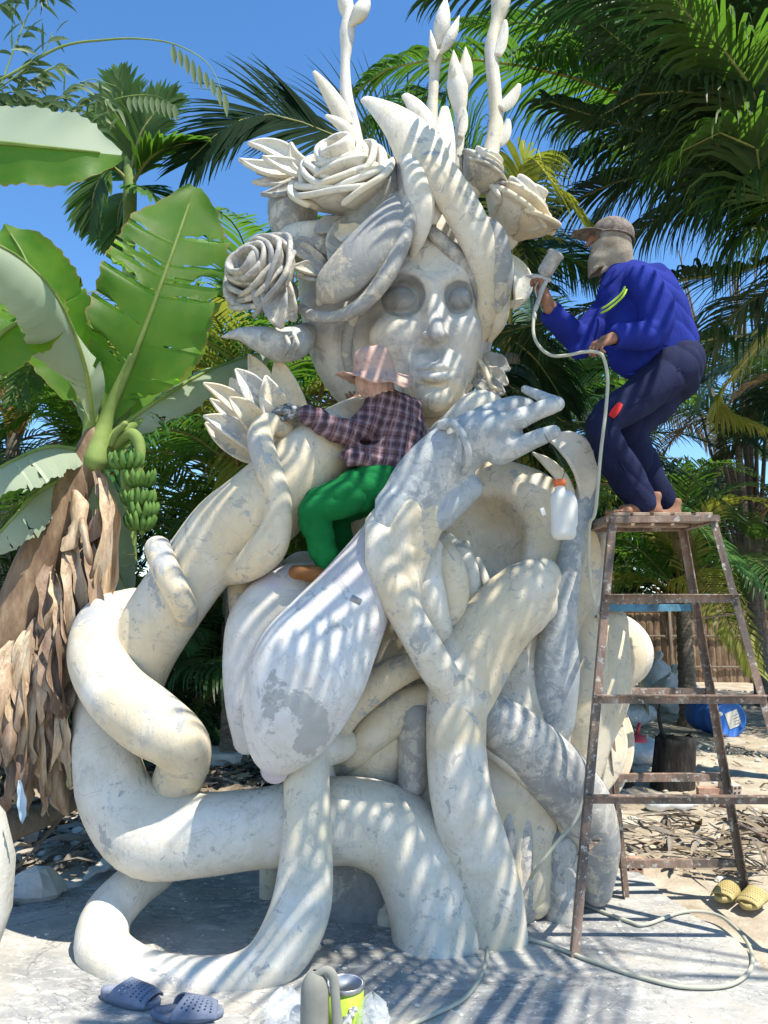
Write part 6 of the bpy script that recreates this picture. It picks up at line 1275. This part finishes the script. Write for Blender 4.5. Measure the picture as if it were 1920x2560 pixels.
# tape wraps the upper arm as rings round the sleeve
a_, b_ = P(1605, 712, 3.84), P(1640, 770, 3.77)
mk("reflective_band", *tube3([J(1504, 782, 3.84, .006), J(1520, 774, 3.805, .006), J(1540, 758, 3.785, .006), J(1558, 740, 3.775, .006), J(1566, 725, 3.78, .006)], n=24, sides=8), HV, MAN)
mk("reflective_band", *tube3([J(1506, 771, 3.84, .006), J(1520, 763, 3.805, .006), J(1540, 747, 3.785, .006), J(1556, 730, 3.775, .006), J(1562, 718, 3.78, .006)], n=24, sides=8), HV, MAN)
0 and mk("reflective_band", *tube3([J(1624, 638, 3.9, .005), J(1636, 648, 3.885, .005), J(1640, 660, 3.87, .005)], n=10, sides=8), HV, MAN)
mk("cuff", *tube3([J(1380 + 12 * math.cos(a), 790 + 20 * math.sin(a), 3.76 + .045 * math.sin(a + 1.2), .006) for a in np.linspace(0, 6.283, 18)], n=40, sides=8, caps=False), BLUE, MAN) if False else None
mk("placket", *tube3([J(1512, 712, 3.85, .006), J(1520, 800, 3.82, .006), J(1545, 880, 3.8, .006)], n=20, sides=8, flat=.4), BLUE, MAN) if False else None
NAVY = cloth("navy_trousers", (.008, .011, .04), (.022, .03, .085), .5)
V = Vol((P(1450, 1000, 3.8)[0], 3.5, 1.98), (hi[0], 4.4, 3.1), .0075)
V.chain([J(1668, 868, 3.98, .11), J(1690, 900, 3.98, .138), J(1690, 940, 3.98, .125)], .05)
V.chain([J(1690, 910, 3.88, .118), J(1610, 985, 3.8, .1), J(1510, 1058, 3.76, .078), J(1535, 1140, 3.8, .082), J(1580, 1215, 3.85, .08), J(1604, 1256, 3.87, .068)], .04)
V.chain([J(1695, 915, 4.05, .118), J(1640, 1010, 4.07, .1), J(1575, 1075, 4.06, .085), J(1610, 1165, 4.1, .085), J(1655, 1250, 4.13, .065)], .04)
V.ripple(foldfn(.0055, [((.35, .25, 1), 24, 0), ((-.75, .2, .8), 33, 1.5)]))
V.cap(P(1604, 1262, 3.87), P(1614, 1300, 3.88), .05, .05, .01, 'sub'); V.cap(P(1657, 1258, 4.13), P(1664, 1296, 4.14), .048, .05, .01, 'sub')
mk("trousers", *V.mesh(), NAVY, MAN)
mk("pocket_patch", *petalpx((1528, 1042, 3.665), (1552, 1008, 3.675), 10, (0, 0, -.01), nor=(0, -1, 0), prof=(.8, 1, .9, .6)), mat("red_cloth", (.5, .02, .02), .8), MAN)
mk("hem", *tube3([J(1572, 936, 3.8, .008), J(1640, 925, 3.8, .009), J(1700, 892, 3.83, .009), J(1742, 862, 3.92, .008)], n=24, sides=8, flat=.6), BLUE, MAN)
mk("side_seam", *tube3([J(1700, 920, 3.745, .004), J(1620, 985, 3.69, .004), J(1530, 1060, 3.675, .004), J(1545, 1140, 3.715, .004), J(1590, 1225, 3.772, .004)], n=30, sides=6), NAVY, MAN)
CAPM = cloth("camo_cap", (.09, .075, .065), (.32, .27, .25), .4, 22)
HD = cloth("beige_wrap", (.22, .18, .14), (.46, .41, .34), .6, 9)
V = Vol(P(1528, 625, 3.95) - .22, P(1528, 625, 3.95) + .22, .005); c_ = P(1528, 618, 3.95)
V.ell(c_ + [0, 0, 0], (.112, .098, .13), roty(.2), .02); V.chain([J(1500, 660, 3.95, .062), J(1498, 676, 3.95, .058)], .05); V.chain([J(1545, 650, 3.95, .075), J(1560, 680, 3.95, .06)], .04); V.cap(P(1500, 684, 3.95), P(1498, 712, 3.95), .05, .06, .01, 'sub')
V.ripple(lambda X, Y, Z: .0065 * np.sin((Z - .55 * X + .35 * Y) * 92 + 2.5 * np.sin(X * 20 + Y * 14)) * (Z < 3.42))
V.ell(P(1476, 597, 3.93), (.05, .12, .026), k=.01, op='sub')
V.cap(P(1528, 520, 3.95), P(1528, 545, 3.95), .12, .10, .01, 'sub')
mk("head_wrap", *V.mesh(), HD, MAN)
mk("cap_strap", *tube3([tuple(P(1533, 586, 3.95) + np.array([-.113 * math.cos(a), -.103 * math.sin(a), -.03 + .02 * math.cos(a)])) + (.006,) for a in np.linspace(0, 3.14, 14)], n=30, sides=8, flat=.6), CAPM, MAN)
V = Vol(P(1528, 590, 3.95) - .25, P(1528, 590, 3.95) + .22, .005); Mc = frame_from((-.12, 0, 1))
V.ell(P(1533, 586, 3.95), (.118, .102, .095), roty(.25), .015); V.cap(P(1533, 586, 3.95) + [0, 0, -.3], P(1533, 586, 3.95) + [.03, 0, -.125], .3, .115, .012, 'sub')
mk("cap", *V.mesh(), CAPM, MAN)
mk("cap_brim", *petal3(P(1500, 583, 3.95), P(1432, 580, 3.93), .075, (0, 0, .012), nor=(.1, 0, 1), cup=-.3, prof=(1, 1, 1, .95, .75, .45)), CAPM, MAN, True, .006)
# spray gun
GUN = thing("spray_gun", "silver gravity-feed spray gun with a metal cup, held out towards the statue's crown", "spray gun", P(1354, 700, 3.62))
ALU = noisy("spattered_aluminium", [(.35, (.3, .3, .3)), (.7, (.55, .55, .54))], 20, 5, bump=.1, metal=.6, spec=.5)
ga, gb = P(1357, 690, 3.62), P(1387, 640, 3.6); Mg = frame_from(gb - ga)
Lc = np.linalg.norm(gb - ga)
mk("cup", *lathe([(.008, -.02), (.012, 0), (.036, .012), (.041, .02), (.041, Lc), (.045, Lc + .002), (.045, Lc + .012), (.038, Lc + .016), (.0, Lc + .018)], ga, Mg, 32), ALU, GUN)
mk("barrel", *tube3([J(1322, 690, 3.62, .006), J(1332, 691, 3.62, .014), J(1350, 694, 3.62, .015), J(1372, 700, 3.62, .013)], n=20, sides=14), ALU, GUN)
mk("nozzle", *tube3([J(1318, 689, 3.62, .004), J(1326, 690, 3.62, .01)], n=5, sides=12), ALU, GUN)
mk("handle", *tube3([J(1366, 700, 3.62, .013), J(1356, 722, 3.62, .013), J(1346, 752, 3.63, .012), J(1338, 775, 3.64, .012)], n=14, sides=12), ALU, GUN)
mk("trigger", *tube3([J(1346, 702, 3.62, .004), J(1338, 722, 3.62, .004), J(1342, 742, 3.62, .004)], n=10, sides=8), ALU, GUN)
mk("fitting", *lathe([(.008, 0), (.012, .004), (.012, .03), (.009, .034), (.009, .05)], P(1336, 800, 3.64), np.eye(3), 16), ALU, GUN)
# ------------------------------------------------------------ woman on the statue
WOM = thing("person", "person in pink sun hat, plaid shirt and green trousers perched on the statue", "person", P(955, 1210, 3.7))
V = Vol(P(680, 1480, 3.3) - .1, P(1080, 840, 3.95) + [.1, .25, .12], .0085)
V.chain([J(985, 1050, 3.7, .08), J(990, 1110, 3.7, .095), J(975, 1160, 3.7, .1), J(960, 1205, 3.7, .11)], .04)
V.chain([J(965, 1010, 3.68, .045), J(945, 960, 3.66, .045)], .02); V.ell(P(935, 925, 3.64), (.08, .09, .11), None, .02)
V.ell(P(915, 930, 3.72), (.02, .03, .02), k=.02)
V.chain([J(955, 1030, 3.66, .05), J(895, 1072, 3.6, .04), J(838, 1074, 3.56, .035), J(790, 1045, 3.6, .029), J(752, 1030, 3.62, .024)], .02)
V.chain([J(1010, 1030, 3.74, .05), J(1000, 1100, 3.85, .04), J(920, 1090, 3.88, .03), J(890, 1030, 3.88, .026)], .02)
V.chain([J(945, 1210, 3.64, .09), J(860, 1240, 3.58, .078), J(785, 1272, 3.55, .058), J(800, 1340, 3.6, .052), J(822, 1418, 3.66, .036)], .02)
V.chain([J(960, 1215, 3.78, .09), J(900, 1250, 3.82, .075), J(845, 1285, 3.84, .058), J(850, 1350, 3.84, .05), J(850, 1425, 3.84, .036)], .02)
hw_ = hand_mesh(P(752, 1030, 3.62), P(712, 1024, 3.63) - P(758, 1032, 3.62), (-.2, .7, -.7), .165, (.35, .4, .45, .5), 1, .3)
hw2 = hand_mesh(P(890, 1030, 3.88), (-.2, .1, 1), (0, 1, 0), .165, (.4, .4, .4, .5), 1, .3)
mk("body", *join([V.mesh(), hw2]), SKIN, WOM)
V = Vol(P(735, 1028, 3.62) - .22, P(735, 1028, 3.62) + .22, .003)
GLV = noisy("dirty_knit_glove", [(.35, (.05, .05, .05)), (.5, (.16, .16, .155)), (.62, (.5, .49, .46))], 40, 4, bump=.5, bs=90)
mk("glove", *hand_mesh(P(752, 1030, 3.62), P(712, 1024, 3.63) - P(758, 1032, 3.62), (-.2, .7, -.7), .19, (.35, .4, .45, .5), 1, .3), GLV, WOM)
# plaid
PD = mat("plaid", rough=.9, spec=.1); n = N(PD)
warp = n.co((1, 1, 1), (.12, -.2, .15)); sp = n.new("ShaderNodeSeparateXYZ"); 
nz = n.new("ShaderNodeTexNoise"); nz.inputs["Scale"].default_value = 5; n.l(warp, nz.inputs["Vector"])
vm = n.new("ShaderNodeVectorMath", operation='MULTIPLY_ADD'); n.l(nz.outputs["Color"], vm.inputs[0]); vm.inputs[1].default_value = (.03, .03, .03); n.l(warp, vm.inputs[2]); n.l(vm.outputs[0], sp.inputs[0])
def stripe(v, per, w0): f = n.math('FRACT', n.math('DIVIDE', v, per)); return n.math('LESS_THAN', f, w0)
dk = (.045, .028, .04); col = n.mix(0.0, (.17, .11, .13), (.17, .11, .13))
for v in (sp.outputs["Z"], n.math('ADD', sp.outputs["X"], n.math('MULTIPLY', sp.outputs["Y"], .6))):
    col = n.mix(n.math('MULTIPLY', stripe(v, .052, .42), .6), col, dk)
    col = n.mix(n.math('MULTIPLY', stripe(n.math('ADD', v, .022), .052, .2), .35), col, (.42, .32, .35))
    col = n.mix(n.math('MULTIPLY', stripe(n.math('ADD', v, .04), .104, .07), .25), col, (.5, .25, .2))
n.col(col); n.bump(n.mix(.5, n.noise(9, 3, .5, 1.5), n.noise(250, 2)), .4, .025)
V = Vol(P(720, 1300, 3.3) - .1, P(1080, 900, 3.95) + [.1, .25, .12], .007)
V.chain([J(952, 1000, 3.66, .068), J(968, 1012, 3.68, .08), J(990, 1050, 3.7, .112), J(996, 1100, 3.7, .122), J(990, 1150, 3.7, .118)], .05)
V.chain([J(1018, 1030, 3.74, .07), J(1030, 1120, 3.76, .06), J(1026, 1170, 3.72, .04)], .05)
V.chain([J(952, 1028, 3.66, .074), J(895, 1072, 3.6, .06), J(840, 1076, 3.56, .055), J(795, 1050, 3.59, .048), J(768, 1036, 3.61, .043)], .03)
# flared hem
V.chain([J(985, 1150, 3.68, .09), J(920, 1135, 3.6, .04), J(858, 1142, 3.55, .014)], .05); V.chain([J(985, 1160, 3.62, .05), J(900, 1150, 3.54, .02), J(870, 1160, 3.53, .01)], .03); V.chain([J(1000, 1150, 3.64, .09), J(1030, 1172, 3.6, .035)], .04)
V.ripple(foldfn(.0045, [((.9, .3, .6), 33, 0), ((-.7, .4, 1), 46, 1.5)]))
V.cap(P(768, 1036, 3.61), P(745, 1028, 3.62), .034, .034, .01, 'sub')
mk("shirt", *V.mesh(), PD, WOM)
GRN = cloth("green_trousers", (.004, .12, .03), (.01, .2, .055), .45)
V = Vol(P(720, 1480, 3.3) - .05, P(1060, 1120, 3.95) + [.1, .25, .1], .007)
V.chain([J(972, 1160, 3.7, .105), J(965, 1200, 3.7, .13), J(940, 1220, 3.7, .11)], .05)
V.chain([J(945, 1210, 3.63, .108), J(862, 1240, 3.57, .096), J(788, 1272, 3.55, .075), J(796, 1330, 3.59, .068), J(812, 1385, 3.63, .06), J(822, 1416, 3.66, .05)], .035)
V.chain([J(965, 1215, 3.8, .1), J(900, 1250, 3.82, .09), J(845, 1285, 3.84, .07), J(850, 1350, 3.84, .06), J(852, 1420, 3.84, .048)], .03)
V.ripple(foldfn(.0045, [((.35, .2, 1.4), 30, 0), ((-.6, .2, 1.3), 40, 1.5)]))
mk("trousers", *V.mesh(), GRN, WOM)
SHO = noisy("brown_shoe", [(.3, (.14, .055, .018)), (.7, (.3, .13, .045))], 8, 5, bump=.2)
for h_, t_2 in ((P(826, 1440, 3.66), P(738, 1428, 3.56)), (P(856, 1446, 3.84), P(790, 1440, 3.74))):
    V = Vol(np.minimum(h_, t_2) - .1, np.maximum(h_, t_2) + .12, .005); V.chain([tuple(h_) + (.042,), tuple(h_ * .5 + t_2 * .5 + [0, 0, -.0]) + (.038,), tuple(t_2 + [0, 0, -.004]) + (.03,)], .03, n=6, ); V.cap(h_ + [-.01, 0, .0], h_ + [-.005, 0, .05], .042, .046, .02)
    mk("shoe", *V.mesh(), SHO, WOM)
# hat: crown, drooping wavy brim, neck cloth
PK = mat("pink_floral", rough=.85, spec=.1); n = N(PK)
c = n.mix(n.ramp(n.noise(16, 7, .72, 1.0), [(.52, (0, 0, 0)), (.66, (.7, .7, .7))]), (.55, .37, .31), (.24, .13, .105)); c = n.mix(n.ramp(n.noise(24, 4, .6, .4), [(.6, (0, 0, 0)), (.66, (1, 1, 1))]), c, (.58, .45, .38))
n.col(c); n.bump(n.mix(.5, n.noise(12, 3, .5, 1.2), n.noise(250, 2)), .4, .02)
hc = P(936, 935, 3.64); Mh = frame_from((-.12, -.12, 1), (0, 1, 0)); Vh = []; nn = 72
prof = [(.0, .135), (.03, .134), (.06, .128), (.082, .112), (.094, .085), (.1, .05), (.103, .02), (.106, .004), (.116, -.004), (.132, -.008), (.152, -.01), (.175, -.012), (.2, -.014)]
for r_, z_ in prof:
    for j in range(nn):
        a = j / nn * 6.283; k_ = max(0, (r_ - .105) / .07); dx, dy = math.cos(a), math.sin(a)
        wd_ = Mh @ np.array([dx, dy, 0]); dr_ = -.05 * max(0, wd_[0] * .75 - wd_[1] * .65) ** 2 + .03 * max(0, -wd_[0]) ** 2 - .02 * max(0, -wd_[1])
        zz = z_ + k_ ** 1.2 * (dr_ + .007 * math.sin(a * 5 + 1) + .003 * math.sin(a * 9)) + .004 * math.sin(a * 6 + z_ * 60) * (k_ == 0) * (r_ > .05); rr = r_ * (1 + .012 * math.sin(a * 3)) * (1 - k_ * .05 * max(0, wd_[0] * .7 - wd_[1] * .7))
        Vh.append(hc + Mh @ np.array([rr * dx, rr * dy, zz]))
mk("hat", Vh, [(i * nn + j, i * nn + (j + 1) % nn, (i + 1) * nn + (j + 1) % nn, (i + 1) * nn + j) for i in range(len(prof) - 1) for j in range(nn)], PK, WOM, True, .005)
V = Vol(hc - .2, hc + .14, .005); V.ell(hc + [0, 0, -.02], (.092, .1, .1), k=.02); V.chain([tuple(hc + [.0, 0, -.05]) + (.088,), tuple(hc + [.03, .02, -.1]) + (.075,)], .02); V.ripple(lambda X, Y, Z: .003 * np.sin(np.arctan2(Y - hc[1], X - hc[0]) * 14 + Z * 25))
V.cap(hc + [0, 0, .12], hc + [0, 0, .2], .11, .11, .01, 'sub')
mk("neck_cloth", *V.mesh(), PK, WOM)
